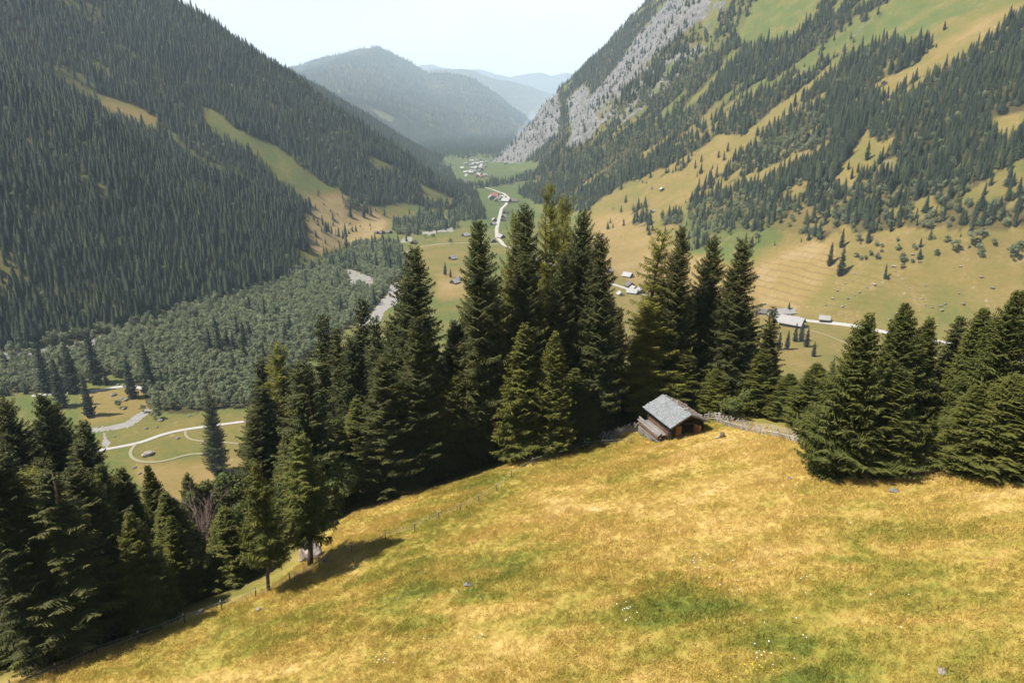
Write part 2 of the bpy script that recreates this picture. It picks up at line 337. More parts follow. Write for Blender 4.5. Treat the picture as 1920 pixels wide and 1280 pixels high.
# ------------------------------------------------------------------ ground materials
GRASS_STOPS = [(.0, (.125,.148,.028)), (.25, (.21,.196,.038)), (.45, (.302,.241,.058)), (.62, (.368,.274,.078)), (.8, (.425,.314,.110)), (1., (.49,.385,.18))]
def meadow_colour(T, v):
    # patches of green herbs in dry golden grass; the same field drives the ground and the blades on it
    def mp(sc, rz=0):
        m = T.n('ShaderNodeMapping'); m.inputs['Scale'].default_value = sc; m.inputs['Rotation'].default_value = (0,0,rz); T.l(v, m.inputs['Vector']); return m.outputs[0]
    a = T.noise(1, 5, .6, mp((.035,.06,.05), .5), .6); b = T.noise(1, 4, .62, mp((.16,.34,.2), .45), .8); c = T.noise(1, 3, .6, mp((.9,1.5,1), .3))
    s = T.math('ADD', T.math('MULTIPLY', a, 1.4), T.math('MULTIPLY', b, .9)); s = T.math('ADD', s, T.math('MULTIPLY', c, .28))
    for px, py, r, k in [(860,1090,5.5,.42),(980,1075,4,.3),(1360,1120,7,.3),(1170,1160,6,.26),(1680,1165,7,.26),(1500,1262,2.6,.5),(730,1195,5,.2),(1560,980,5,.25),(1230,905,7,.15),(1740,1010,7,.18),(1400,1215,5,.2)]:
        x_, y_ = onplane(px, py); d_ = T.n('ShaderNodeVectorMath', operation='DISTANCE'); m_ = mp((1,1,0)); T.l(m_, d_.inputs[0]); d_.inputs[1].default_value = (x_, y_, 0)
        g_ = T.mapr(T.math('ADD', d_.outputs['Value'], T.math('MULTIPLY', b, r*1.3)), r*.75, r*2.1, k*.62, 0.); s = T.math('SUBTRACT', s, g_)
    return T.ramp(T.mapr(s, .90, 1.67), GRASS_STOPS)
def ground_mat():
    T = NT('ground_cover', .95, .1); p = T.pos()
    A = T.n('ShaderNodeAttribute', attribute_name='cover'); sp_ = T.n('ShaderNodeSeparateColor'); T.l(A.outputs['Color'], sp_.inputs[0])
    B = T.n('ShaderNodeAttribute', attribute_name='cover2'); sq = T.n('ShaderNodeSeparateColor'); T.l(B.outputs['Color'], sq.inputs[0])
    forest, dry, rock = sp_.outputs; gravel, mown, near = sq.outputs
    n1 = T.noise(.03, 6, .62, p); n2 = T.noise(.25, 5, .6, p); n3 = T.noise(.006, 4, .6, p)
    d = T.math('ADD', dry, T.math('MULTIPLY', T.math('SUBTRACT', n1, .5), .75)); d = T.math('ADD', d, T.math('MULTIPLY', T.math('SUBTRACT', n2, .5), .45))
    d = T.math('ADD', d, T.math('MULTIPLY', T.math('SUBTRACT', n3, .5), .5))
    grass = T.ramp(d, [(0., (.052,.070,.024)), (.22, (.068,.086,.023)), (.42, (.108,.096,.028)), (.62, (.138,.106,.034)), (.85, (.172,.124,.048)), (1., (.21,.16,.075))])
    # mown terraces follow the contour
    zp = T.n('ShaderNodeSeparateXYZ'); T.l(T.pos(), zp.inputs[0])
    w = T.math('SINE', T.math('ADD', T.math('MULTIPLY', zp.outputs['Z'], 1.15), T.math('MULTIPLY', n1, 9)))
    w = T.math('MULTIPLY', T.mapr(w, .2, 1), mown)
    grass = T.mixc(T.math('MULTIPLY', w, .34), grass, (.085,.055,.02))
    grass = T.mixc(T.math('MULTIPLY', T.math('MULTIPLY', T.mapr(n2, .5, .62), T.mapr(n1, .46, .6)), T.math('ADD', T.math('MULTIPLY', mown, .45), .12)), grass, (.19,.14,.095))
    # stones and bare earth specks
    vor = T.n('ShaderNodeTexVoronoi'); vor.inputs['Scale'].default_value = .09; T.l(p, vor.inputs['Vector'])
    st = T.math('MULTIPLY', T.mapr(vor.outputs['Distance'], .17, .10), T.mapr(n1, .5, .62)); 
    grass = T.mixc(T.math('MULTIPLY', st, .7), grass, (.22,.19,.15))
    mead = T.mixc(1., meadow_colour(T, p), (.82,.82,.82), 'MULTIPLY')
    grass = T.mixc(near, grass, mead)
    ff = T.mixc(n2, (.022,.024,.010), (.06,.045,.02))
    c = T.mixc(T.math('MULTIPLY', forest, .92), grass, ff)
    rk = T.ramp(T.noise(.11, 8, .7, T.pos((1,1,.6)), .8), [(.25, (.03,.035,.028)), (.42, (.085,.085,.08)), (.55, (.14,.138,.14)), (.75, (.21,.205,.21))])
    rfac = T.mapr(T.math('ADD', rock, T.math('MULTIPLY', T.math('SUBTRACT', T.noise(.03, 6, .68, T.pos((1,1,.5))), .5), 1.5)), .38, .62)
    rfac = T.math('MULTIPLY', rfac, T.mapr(rock, .05, .3))
    c = T.mixc(rfac, c, rk)
    gv = T.mixc(T.noise(.5, 5, .6, p), (.12,.115,.105), (.25,.24,.23))
    c = T.mixc(T.mapr(T.math('ADD', gravel, T.math('MULTIPLY', T.math('SUBTRACT', T.noise(.12, 5, .65, p), .5), 1.0)), .4, .6), c, gv)
    bh = T.math('ADD', T.math('MULTIPLY', T.noise(.9, 6, .7, p), 1.), T.math('MULTIPLY', T.noise(.12, 4, .6, p), T.mapr(rock, 0, 1, 1, 22)))
    T.bump(bh, .9, .35)
    return T.col(c)
M_ground = ground_mat()
# ------------------------------------------------------------------ the ground: one sheet from the meadow to the far ranges
def build_ground():
    NA, NR = 1150, 1500
    th = np.radians(np.linspace(-54, 54, NA)); r = np.exp(np.linspace(math.log(20.), math.log(28000.), NR))
    X = np.outer(r, np.sin(th)); Y = np.outer(r, np.cos(th))-12
    Z = terrain(X, Y)
    V = np.stack([X, Y, Z], -1).reshape(-1, 3)
    i = np.arange(NR-1)[:, None]*NA+np.arange(NA-1)[None]; i = i.ravel()
    F = np.stack([i, i+1, i+NA+1, i+NA], 1)
    me = mesh_np('ground', V, F, [M_ground], smooth=True)
    x, y, z = V.T
    jx = 7*fbm(x/25, y/25, 3, 3); jy = 5*fbm(x/25, y/25, 3, 4)
    px, py = project(x, y, z); px2 = px+jx; py2 = py+jy
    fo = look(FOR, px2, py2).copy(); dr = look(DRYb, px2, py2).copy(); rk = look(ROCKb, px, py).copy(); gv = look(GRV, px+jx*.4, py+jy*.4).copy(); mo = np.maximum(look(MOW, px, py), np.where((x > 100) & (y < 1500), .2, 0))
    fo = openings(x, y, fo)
    dd = outside(x, y); nearm = np.clip(1-np.maximum(dd-1, 0)/9, 0, 1)*(y < 300)
    hillf = (y < 420) & (z > 9)
    fh = np.clip((dd-2)/14, 0, 1)*(.55+.6*fbm(x/9, y/9, 3, 8))
    fo = np.where(hillf, fh, fo); dr = np.where(hillf, .25, dr); rk = np.where(hillf, 0, rk); gv = np.where(hillf, 0, gv); mo = np.where(hillf, 0, mo)
    # snow-free grey summits far away
    rk = np.where(y > 13500, .35, rk)
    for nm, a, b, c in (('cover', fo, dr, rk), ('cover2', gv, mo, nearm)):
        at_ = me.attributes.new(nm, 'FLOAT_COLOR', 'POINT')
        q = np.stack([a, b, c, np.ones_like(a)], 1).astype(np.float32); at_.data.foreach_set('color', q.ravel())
    link('ground', me, kind='structure')
build_ground()
# ------------------------------------------------------------------ roads and tracks
def strip(name, pts, width, mat, lift=.25, label=None):
    # drape a ribbon over the terrain
    P = [hit(*p) if len(p) == 2 else p for p in pts]; P = [p for p in P if p]
    P = np.array([(a[0], a[1]) for a in P]); L_ = np.r_[0, np.cumsum(np.hypot(*np.diff(P, axis=0).T))]
    n = max(int(L_[-1]/3.), 8); t = np.linspace(0, L_[-1], n)
    x = np.interp(t, L_, P[:,0]); y = np.interp(t, L_, P[:,1])
    for _ in range(6):
        x[1:-1] = (x[:-2]+2*x[1:-1]+x[2:])/4; y[1:-1] = (y[:-2]+2*y[1:-1]+y[2:])/4
    dx = np.gradient(x); dy = np.gradient(y); l = np.hypot(dx, dy); nx, ny = -dy/l, dx/l
    cols = []
    k = 5; ed = width/2*(1+.12*vnoise(t/4, t*0, 7))
    for j in range(k):
        o = (j/(k-1)*2-1)*ed; cx, cy = x+nx*o, y+ny*o
        cols.append(np.stack([cx, cy, terrain(cx, cy)+lift], 1))
    V = np.stack(cols, 1).reshape(-1, 3); i = (np.arange(n-1)[:, None]*k+np.arange(k-1)[None]).ravel()
    F = np.stack([i, i+k, i+k+1, i+1], 1)
    return link(name, mesh_np(name, V, F, [mat], True), kind='structure')
T = NT('gravel_road', .95); M_road = T.col(T.mixc(T.noise(.6, 5), (.23,.22,.205), (.33,.32,.30)))
T = NT('dirt_track', .95); M_track = T.col(T.mixc(T.noise(.5, 5), (.15,.14,.08), (.24,.215,.16)))
strip('road', [(886,352),(897,350),(912,352),(925,356),(945,363),(955,372),(948,384),(940,392),(937,405),(931,430),(932,445),(945,460),(990,480),(1060,505),(1140,530),(1165,538),(1185,545),(1212,553),(1260,562),(1340,575),(1420,588),(1450,591),(1500,600),(1580,608),(1700,630),(1770,642),(1850,662),(1960,690)], 6.5, M_road)
strip('track', [(755,478),(768,470),(785,463),(830,457),(880,455),(935,458)], 5.5, M_track)
strip('road', [(150,852),(188,844),(250,833),(270,829),(300,815),(340,806),(400,798),(460,790),(540,782)], 3.5, M_road)
strip('track', [(256,832),(244,842),(242,854),(250,863),(270,868),(310,866),(340,855),(360,849),(385,851),(420,852)], 1.9, M_track, .3)
strip('track', [(348,806),(345,816),(352,824),(370,828),(395,827),(440,831),(480,838)], 1.5, M_track, .3)
strip('road', [(60,742),(100,738),(150,735),(190,732),(225,724),(240,724),(275,729),(300,735)], 5., M_road)
strip('path', [(1500,615),(1530,622),(1560,632),(1590,645)], 2.2, M_track)
strip('path', [(872,330),(884,318),(900,312),(906,303)], 9, M_road)
# ------------------------------------------------------------------ box modelling helper
class MB:
    def __init__(s): s.v = []; s.f = []; s.m = []
    def box(s, c, d, R=None, mi=0):
        c = np.array(c, float); h = np.array(d, float)/2
        q = np.array([(a, b, e) for e in (-1, 1) for b in (-1, 1) for a in (-1, 1)])*h
        if R is not None: q = q@np.array(R).T
        s.add(q+c, [(0,2,3,1),(4,5,7,6),(0,1,5,4),(2,6,7,3),(0,4,6,2),(1,3,7,5)], mi)
    def add(s, V, F, mi=0):
        o = len(s.v); s.v += [tuple(a) for a in V]; s.f += [tuple(i+o for i in f) for f in F]; s.m += [mi]*len(F)
    def bar(s, a, b, w, h=None, mi=0, up=(0,0,1)):
        a, b = Vector(a), Vector(b); d = b-a; L_ = d.length; y = d.normalized(); u = Vector(up)
        if abs(y.dot(u)) > .98: u = Vector((1,0,0))
        x = y.cross(u).normalized(); z = x.cross(y)
        s.box((a+b)/2, (w, L_, h or w), np.array([[x.x,y.x,z.x],[x.y,y.y,z.y],[x.z,y.z,z.z]]), mi)
    def tube(s, pts, rad, n=7, mi=0):
        pts = [Vector(p) for p in pts]; rings = []
        for i, p in enumerate(pts):
            d = (pts[min(i+1, len(pts)-1)]-pts[max(i-1, 0)]).normalized(); u = Vector((0,0,1)) if abs(d.z) < .9 else Vector((1,0,0))
            x = d.cross(u).normalized(); y = d.cross(x); r = rad[i] if hasattr(rad, '__len__') else rad
            rings.append([p+(x*math.cos(t)+y*math.sin(t))*r for t in [2*math.pi*k/n for k in range(n)]])
        V = [v for r in rings for v in r]; F = []
        for i in range(len(rings)-1):
            for k in range(n): F.append((i*n+k, i*n+(k+1) % n, (i+1)*n+(k+1) % n, (i+1)*n+k))
        F.append(tuple(range(n-1, -1, -1))); F.append(tuple(range((len(rings)-1)*n, len(rings)*n)))
        s.add(V, F, mi)
    def mesh(s, name, mats, smooth=False):
        me = bpy.data.meshes.new(name); me.from_pydata(s.v, [], s.f)
        for m in mats: me.materials.append(m)
        me.polygons.foreach_set('material_index', s.m)
        if smooth: me.polygons.foreach_set('use_smooth', [True]*len(s.f))
        me.update(); return me
def empty(name, loc, rz=0, label=None, cat=None, group=None):
    return link(name, None, None, loc, rz, label, cat, group)
def rock_mesh(name, r, mat, seed, n=3, sq=(1,1,.7)):
    import bmesh
    bm = bmesh.new(); bmesh.ops.create_icosphere(bm, subdivisions=n, radius=1)
    rng = random.Random(seed); pl = [(Vector((rng.uniform(-1,1), rng.uniform(-1,1), rng.uniform(-.6,1))).normalized(), rng.uniform(.62,.85)) for _ in range(9)]
    for v in bm.verts:
        for nn, d in pl:
            k = v.co.dot(nn)
            if k > d: v.co -= nn*(k-d)*.9
        k = 1+.10*float(fbm(np.array(v.co.x*2+seed), np.array(v.co.y*2+v.co.z*3), 3, seed)); v.co *= k
        v.co = Vector((v.co.x*sq[0]*r, v.co.y*sq[1]*r, v.co.z*sq[2]*r))
    me = bpy.data.meshes.new(name); bm.to_mesh(me); bm.free(); me.materials.append(mat); return me
# ------------------------------------------------------------------ wood, stone, metal
def wood(name, a, b, sc=(1,1,8), rough=.85, bumpd=.02):
    T = NT(name, rough, .2); v = T.pos(sc, 'Object'); n = T.noise(2.2, 6, .65, v, .5); n2 = T.noise(.7, 3, .5, T.pos(None, 'Object'))
    c = T.mixc(T.mapr(n, .3, .7), a, b); c = T.mixc(T.math('MULTIPLY', T.mapr(n2, .4, .7), .45), c, tuple(x*.55 for x in a)); T.bump(n, .6, bumpd)
    return T.col(c)
M_logs = wood('weathered_dark_logs', (.022,.016,.012), (.055,.038,.028), (.6,.6,9))
M_redlog = wood('reddish_timber', (.075,.045,.032), (.15,.09,.06), (1,1,6))
M_door = wood('sunlit_orange_boards', (.17,.085,.032), (.27,.14,.055), (8,8,1))
M_grey = wood('silvery_boards', (.14,.13,.12), (.25,.24,.23), (1,1,7))
M_pole = wood('split_grey_poles', (.26,.24,.225), (.42,.39,.37), (3,3,1))
M_post = wood('dark_post', (.06,.05,.04), (.12,.10,.08), (3,3,1))
def shingle():
    T = NT('old_wood_shingles', .85, .15); v = T.pos(None, 'Object')
    br = T.n('ShaderNodeTexBrick'); br.inputs['Scale'].default_value = 1; br.offset = .5
    for k, q in (('Brick Width', .22), ('Row Height', .3), ('Mortar Size', .012), ('Bias', 0.)): br.inputs[k].default_value = q
    br.inputs['Color1'].default_value = (.13,.145,.16,1); br.inputs['Color2'].default_value = (.20,.215,.235,1); br.inputs['Mortar'].default_value = (.06,.06,.06,1)
    T.l(v, br.inputs['Vector']); n = T.noise(1.3, 6, .7, v); n2 = T.noise(9, 4, .7, v)
    c = T.mixc(T.mapr(n, .42, .7), br.outputs['Color'], (.13,.135,.14)); c = T.mixc(T.math('MULTIPLY', T.mapr(n2, .5, .75), .6), c, (.30,.31,.32))
    T.bump(T.math('ADD', br.outputs['Fac'], n2), .5, .03); return T.col(c)
M_shingle = shingle()
T = NT('grey_stone', .9); n = T.noise(2.5, 8, .7); M_stone = T.col(T.mixc(T.mapr(n, .35, .65), (.08,.077,.073), (.18,.172,.16))); 
T.bump(n, .8, .08)
T = NT('pale_boulder', .9); n = T.noise(1.8, 8, .7, None, 1.); M_boulder = T.col(T.ramp(n, [(.35, (.06,.045,.035)), (.5, (.19,.165,.145)), (.62, (.29,.26,.235))])); T.bump(n, .8, .1)
T = NT('plaster', .9); M_plaster = T.col(T.mixc(T.noise(.6, 4), (.25,.24,.22), (.33,.32,.30)))
T = NT('dark_timber_wall', .9); M_timber = T.col(T.mixc(T.noise(.8, 5), (.05,.035,.025), (.12,.08,.05)))
T = NT('glass_dark', .15, .5); M_glass = T.col((.03,.04,.05))
ROOFS = []
for i, (a, b) in enumerate([((.17,.165,.165),(.25,.245,.24)), ((.13,.06,.045),(.19,.09,.07)), ((.07,.06,.055),(.12,.105,.095)), ((.20,.20,.20),(.27,.27,.27))]):
    T = NT('roof_tone_%s' % ['grey','red','brown','pale'][i], .8); ROOFS.append(T.col(T.mixc(T.noise(.9, 5), a, b)))
# ------------------------------------------------------------------ valley houses and barns
def house(kind, px, py, w, l, h, rz, wallm, roofm, label, cat, group=None, low=None, dark=False, pitch=.42):
    p = hit(px, py, 300)
    if p is None: return
    r = empty(kind, (p[0], p[1], p[2]-.3), math.radians(rz), label, cat, group)
    b = MB()
    hw, hl = w/2, l/2; rise = hw*pitch*1.9
    V = [(-hw,-hl,-3),(hw,-hl,-3),(hw,hl,-3),(-hw,hl,-3),(-hw,-hl,h),(hw,-hl,h),(hw,hl,h),(-hw,hl,h),(0,-hl,h+rise),(0,hl,h+rise)]
    b.add(V, [(0,1,5,8,4),(1,2,6,5),(2,3,7,9,6),(3,0,4,7)])
    link('wall', b.mesh('wall', [wallm]), r)
    e = .14*w; f = MB()
    for s in (-1, 1):
        o = hw+e; z0 = h-e*rise/hw
        q = [(0,-hl-e,h+rise+.15),(0,hl+e,h+rise+.15),(s*o,hl+e,z0+.15),(s*o,-hl-e,z0+.15)]
        q2 = [(a, b_, c+.28) for a, b_, c in q]; f.add(q+q2, [(0,3,2,1),(4,5,6,7),(0,1,5,4),(1,2,6,5),(2,3,7,6),(3,0,4,7)])
    rf = link('roof', f.mesh('roof', [roofm]), r)
    if w > 7.5:
        if low is not None:
            g = MB()
            g.add([(-hw-.15,-hl-.15,-3),(hw+.15,-hl-.15,-3),(hw+.15,hl+.15,-3),(-hw-.15,hl+.15,-3)]+[(-hw-.15,-hl-.15,h*.45),(hw+.15,-hl-.15,h*.45),(hw+.15,hl+.15,h*.45),(-hw-.15,hl+.15,h*.45)], [(0,1,5,4),(1,2,6,5),(2,3,7,6),(3,0,4,7),(4,5,6,7)])
            link('wall_base', g.mesh('wall_base', [low]), r)
        for lvl in ([1.5] if h < 4 else [1.4, h*.62]):
            for i in range(3):
                for s in (-1,):
                    q = MB(); q.box((-hw*.6+i*hw*.6, s*(hl+.16), lvl), (w*.1, .12, 1.3)); link('window', q.mesh('window', [M_glass]), r)
        q = MB(); q.box((hw*.3, hl*.3, h+rise*.8+1.0), (.9,.9,1.8)); link('chimney', q.mesh('chimney', [M_plaster]), rf)
    else:
        q = MB(); q.box((0, -hl-.03, 1.1), (w*.24, .1, 1.9)); link('door', q.mesh('door', [M_glass]), r)
    return r
BG = 'small hay barns on the valley floor'
for px, py, w, lab in [(949,400,9,'dark hay barn right of the valley road, first below the hamlet'),(945,408,8,'dark hay barn right of the road, second below the hamlet'),(943,414,7,'low dark hay barn right of the road, third below the hamlet'),
    (927,414,8,'dark hay barn left of the valley road bend above the track fork'),(925,422,8,'pale fronted hay barn just left of the straight valley road'),(939,446,10,'larger dark barn beside the road behind the thin larch top'),(925,454,8,'dark barn where the side track meets the valley road'),
    (873,443,9,'lone dark barn in the middle of the green valley field'),(776,457,8,'small dark barn above the curved left end of the track'),(849,486,8,'dark barn in the yellow field left of the tall spruce'),
    (853,531,8,'lower of two pale roofed barns on bare ground between spruces'),(857,526,7,'upper of two pale roofed barns on bare ground between spruces'),(716,438,8,'brown barn on left meadow edge, middle one of three'),(706,438,6,'brown barn on left meadow edge, leftmost of three'),(730,437,7,'brown barn on left meadow edge, rightmost of three'),
    (1177,519,9,'pale roofed hut above the road right of the central spruces'),(1140,510,8,'dark barn half hidden at the right edge of the central spruces'),
    (1181,537,9,'brown roofed hut directly above the road behind the larch branches'),(1200,549,9,'dark shed under the larch branches below the road'),
    (1658,159,7,'tiny hut alone at the bottom tip of the high steep meadow'),(1442,332,7,'white and dark hut on the small meadow among slope trees'),(1224,398,6,'small hut on the orange slope right of the central trees'),(1241,357,6,'tiny pale hut high on the orange slope under the forest')]:
    house('barn', px, py, w, w*1.15, 2.6, random.Random(int(px*7+py)).uniform(-50, 50), M_timber, ROOFS[3] if 'pale' in lab or 'white' in lab else ROOFS[0] if int(px) % 3 == 0 else ROOFS[2], lab, 'barn', BG)
HG = 'houses of the hamlet by the valley road'
for px, py, w, l, h, rz, rf, lab in [(927,371,13,18,7,80,1,'large inn with red roof, biggest building of the valley hamlet'),(921,374,12,15,6,10,0,'grey roofed farmhouse left of the red roofed inn'),(937,376,12,16,6,40,2,'brown roofed farmhouse right of the red roofed inn'),
    (943,373,10,13,5,70,0,'small grey roofed house between the inn and the road'),(949,379,13,18,5,60,3,'pale roofed barn house at the road junction'),(963,379,12,17,4,80,2,'dark roofed shed right of the road junction'),(931,378,9,11,5,0,0,'lowest small house below the red roofed inn')]:
    house('farmhouse', px, py, w, l, h, rz, M_plaster if rf != 2 else M_timber, ROOFS[rf], lab, 'house', HG, M_plaster)
rr = random.Random(5)
VG = 'houses of the far village at the valley end'
VL = ['white house of the far village with %s roof, %s']
vil = [(874,344,2,'lowest cluster, left one'),(880,346,0,'lowest cluster, right one'),(871,348,0,'lowest cluster, nearest one'),(894,332,1,'left of the red pair'),(902,333,1,'right of the red pair'),(909,331,0,'right of the red pair, apart'),(898,329,3,'directly behind the red pair'),
       (873,326,3,'left end of the white row'),(878,325,0,'second in the white row'),(883,326,3,'third in the white row'),(888,323,0,'fourth in the white row'),(893,321,2,'fifth in the white row'),(898,322,0,'sixth in the white row'),(904,320,1,'right end of the white row'),
       (886,318,0,'middle row, left'),(892,316,3,'middle row, centre'),(900,316,0,'middle row, right'),(908,314,2,'middle row, far right'),(880,312,3,'upper left edge'),(888,309,0,'upper row, left'),(895,308,3,'upper row, centre'),(903,307,0,'upper row, right'),(911,306,3,'under the scree fan'),(872,308,0,'below the left spur'),(884,303,3,'farthest row, left'),(893,302,0,'farthest row, centre'),(902,301,3,'farthest row, right'),(948,308,2,'alone under the scree'),(867,318,3,'alone at the left meadow edge')]
for px, py, rf, w_ in vil:
    house('house', px, py, rr.uniform(9,13), rr.uniform(11,16), rr.uniform(4,6.5), rr.uniform(-90,90), M_plaster, ROOFS[rf], 'white walled village house, %s roof, %s' % (['grey','red','brown','pale'][rf], w_), 'house', VG, M_plaster)
HL = 'farm buildings by the road right of the trees'
for px, py, w, l, h, rz, rf, wm, lab in [(1464,590,9,26,3.2,100,0,M_plaster,'long low grey farm building above the road, below the orange field'),(1474,603,8,22,3.0,76,3,M_plaster,'white pale roofed farm building just below the road'),(1484,610,13,20,4.5,50,0,M_timber,'big farm barn with pinkish grey roof behind dark spruce tops'),(1545,602,7,9,3.2,70,0,M_timber,'small chalet with grey roof alone above the road'),(1427,588,7,10,2.6,60,2,M_timber,'low brown shed at the right edge of the larch group'),(1163,553,6,9,2.0,5,3,M_plaster,'small white arched shelter in the field below the road'),(1186,550,8,11,2.6,60,3,M_plaster,'pale roofed farmhouse just below the road by the larch'),(1188,543,6,7,2.4,20,3,M_plaster,'tiny white hut at the road edge by the larch')]:
    house('farm_building', px, py, w, l, h, rz, wm, ROOFS[rf], lab, 'farm building', HL, None)
# ------------------------------------------------------------------ the hay hut on the meadow
def hut():
    bx, by = onplane(1264, 806); z0 = gz(bx, by)+.22
    r = empty('log_hut', (bx, by, z0), math.radians(19), 'dark log hay hut with silvery shingle roof and open orange door at the meadow crest', 'hut')
    w, l, h, rise = 4.6, 5.4, 2.2, 1.05           # local: -y is the gable with the door
    # stone base
    b = MB(); rng = random.Random(3); b.box((0,0,-.6),(w-.1,l-.1,1.4))
    link('stone_base', None, r)
    ob = [o for o in r.children][0]; bpy.data.objects.remove(ob)
    for i in range(170):
        t = rng.uniform(0, 2*(w+l)); 
        if t < w: p = (-w/2+t, -l/2)
        elif t < w+l: p = (w/2, -l/2+t-w)
        elif t < 2*w+l: p = (w/2-(t-w-l), l/2)
        else: p = (-w/2, l/2-(t-2*w-l))
        a = rng.uniform(0, 3); s_ = rng.uniform(.16,.3); R = Matrix.Rotation(a, 3, 'Z')@Matrix.Rotation(rng.uniform(-.3,.3), 3, 'X')
        b.box((p[0], p[1], rng.uniform(-1.3,.12)), (s_*1.4, s_, s_*.8), np.array(R))
    link('stone_base', b.mesh('stone_base', [M_stone]), r)
    # log walls: round logs crossing at the corners
    b = MB(); n = 9; dr_ = .245
    for i in range(n):
        z = .22+i*dr_
        for s in (-1, 1):
            b.tube([(s*w/2, -l/2-.22, z+.12), (s*w/2, l/2+.22, z+.12)], .125, 7)
        b.tube([(-w/2-.22, l/2, z), (w/2+.22, l/2, z)], .125, 7)
        if z < .35 or z > 1.95: b.tube([(-w/2-.22, -l/2, z), (w/2+.22, -l/2, z)], .125, 7)
        else:
            b.tube([(-w/2-.22, -l/2, z), (-.85, -l/2, z)], .125, 7); b.tube([(1.0, -l/2, z), (w/2+.22, -l/2, z)], .125, 7)
    link('log_wall', b.mesh('log_wall', [M_logs], True), r)
    # gable boards
    b = MB()
    for s in (-1, 1):
        k = 15
        for i in range(k):
            x = -w/2+(i+.5)*w/k; hh = rise*(1-abs(x)/(w/2+.3)); b.box((x, s*(l/2-.02), h+.25+hh/2), (w/k-.02, .05, hh))
    link('gable', b.mesh('gable', [M_logs]), r)
    # dark hay inside so that the doorway is not empty
    # roof: two boarded slopes with shingles
    ov = .62; e = .85
    rt = link('roof', None, r)
    bpy.data.objects.remove(rt)
    hw = w/2+ov; zr = h+.35+rise; sl = (rise+.1)/(w/2)
    f = MB()
    for s in (-1, 1):
        q = [(0,-l/2-e,zr),(0,l/2+ov,zr),(s*hw,l/2+ov,zr-sl*hw),(s*hw,-l/2-e,zr-sl*hw)]
        q2 = [(a, c, d+.12) for a, c, d in q]; f.add(q+q2, [(0,3,2,1),(4,5,6,7),(0,1,5,4),(1,2,6,5),(2,3,7,6),(3,0,4,7)])
    roof = link('roof', f.mesh('roof', [M_shingle]), r)
    # separate shingle courses give the rough surface
    f = MB()
    for s in (-1, 1):
        rows = 15
        for j in range(rows):
            t0 = j/rows; xx = s*(hw*(1-t0)+.03-hw/rows/2); zz = zr+.14-sl*abs(xx)
            y = -l/2-e
            while y < l/2+ov:
                wd = rng.uniform(.1,.24); R = Matrix.Rotation(s*math.atan(sl)+s*rng.uniform(-.02,.05), 3, 'Y')
                if rng.random() > .04: f.box((xx, y+wd/2, zz+rng.uniform(0,.025)), (hw/rows*1.25+rng.uniform(0,.06), wd-.012, .022), np.array(R))
                y += wd
    link('shingles', f.mesh('shingles', [M_shingle]), roof)
    # weights: stones and poles on the far slope and ridge
    f = MB()
    for i in range(34):
        x = rng.uniform(.05, hw*.92) if i > 8 else rng.uniform(.02,.25); y = rng.uniform(-l/2-.4, l/2+.3)
        f.box((x, y, zr+.2-sl*x), (rng.uniform(.12,.32), rng.uniform(.12,.3), rng.uniform(.1,.18)), np.array(Matrix.Rotation(rng.uniform(0,3),3,'Z')))
    st = link('roof_stones', f.mesh('roof_stones', [M_boulder]), roof)
    f = MB()
    for x in (hw*.45, hw*.8): f.bar((x, -l/2-e, zr+.22-sl*x), (x, l/2+ov, zr+.22-sl*x), .08)
    link('weight_pole', f.mesh('weight_pole', [M_redlog]), roof)
    f = MB()
    for s in (-1, 1): f.bar((0,-l/2-e-.02,zr+.02),(s*(hw+.02),-l/2-e-.02,zr+.02-sl*(hw+.02)), .04, .2)
    link('bargeboard', f.mesh('bargeboard', [M_grey]), roof)
    for y in (-l/2-.35, 0, l/2+.3):
        for x in (-w/2, 0, w/2):
            f = MB(); f.bar((x, y-.45, zr-.12-sl*abs(x)), (x, y+.45, zr-.12-sl*abs(x)), .14); link('purlin', f.mesh('purlin', [M_logs]), r)
    # doors
    f = MB()
    for i in range(4): f.box((-.92-.2*i+.0, -l/2-.17, 1.2), (.185, .05, 1.55))
    for z in (.75, 1.7): f.box((-1.22, -l/2-.215, z), (.78, .05, .1))
    link('door', f.mesh('door', [M_door]), r)['label'] = 'left door leaf folded back on the wall'
    f = MB(); dirv = Vector((.45, -1, 0)).normalized()
    for i in range(5):
        c = Vector((1.02, -l/2-.18, 1.15))+dirv*(.12+.2*i); f.box(c, (.05, .185, 1.65), np.array(Matrix.Rotation(math.atan2(-dirv.x, dirv.y)+math.pi, 3, 'Z')))
    link('door', f.mesh('door', [M_door]), r)['label'] = 'right door leaf standing open'
    f = MB()
    for x in (-.78, .93): f.box((x, -l/2-.02, 1.15), (.14,.2,1.7))
    f.box((.08, -l/2-.02, 1.98), (1.85,.2,.14)); f.box((.08, -l/2-.02, .36), (1.85,.24,.12))
    link('door_frame', f.mesh('door_frame', [M_logs]), r)
    f = MB()
    for i in range(9): f.bar((-.62+i*.17+rng.uniform(-.03,.03), -l/2+.35, .3), (-.62+i*.17, -l/2+.4, 1.1+rng.uniform(0,.7)), .05)
    link('inner_poles', f.mesh('inner_poles', [M_post]), r)
    f = MB(); f.box((0,0,.28), (w-.1,l-.1,.1)); link('floor_boards', f.mesh('floor_boards', [M_redlog]), r)
    # stack of boards along the left wall on a stone foot
    M = r.matrix_world if False else Matrix.Translation((bx,by,z0))@Matrix.Rotation(math.radians(19),4,'Z')
    st = empty('board_stack', M@Vector((-w/2-.85, 0, -.22)), math.radians(19), 'stack of long silvery boards on stones leaning along the left hut wall', 'board stack')
    f = MB(); xs = [-.55,-.3,-.05,.2,.45]
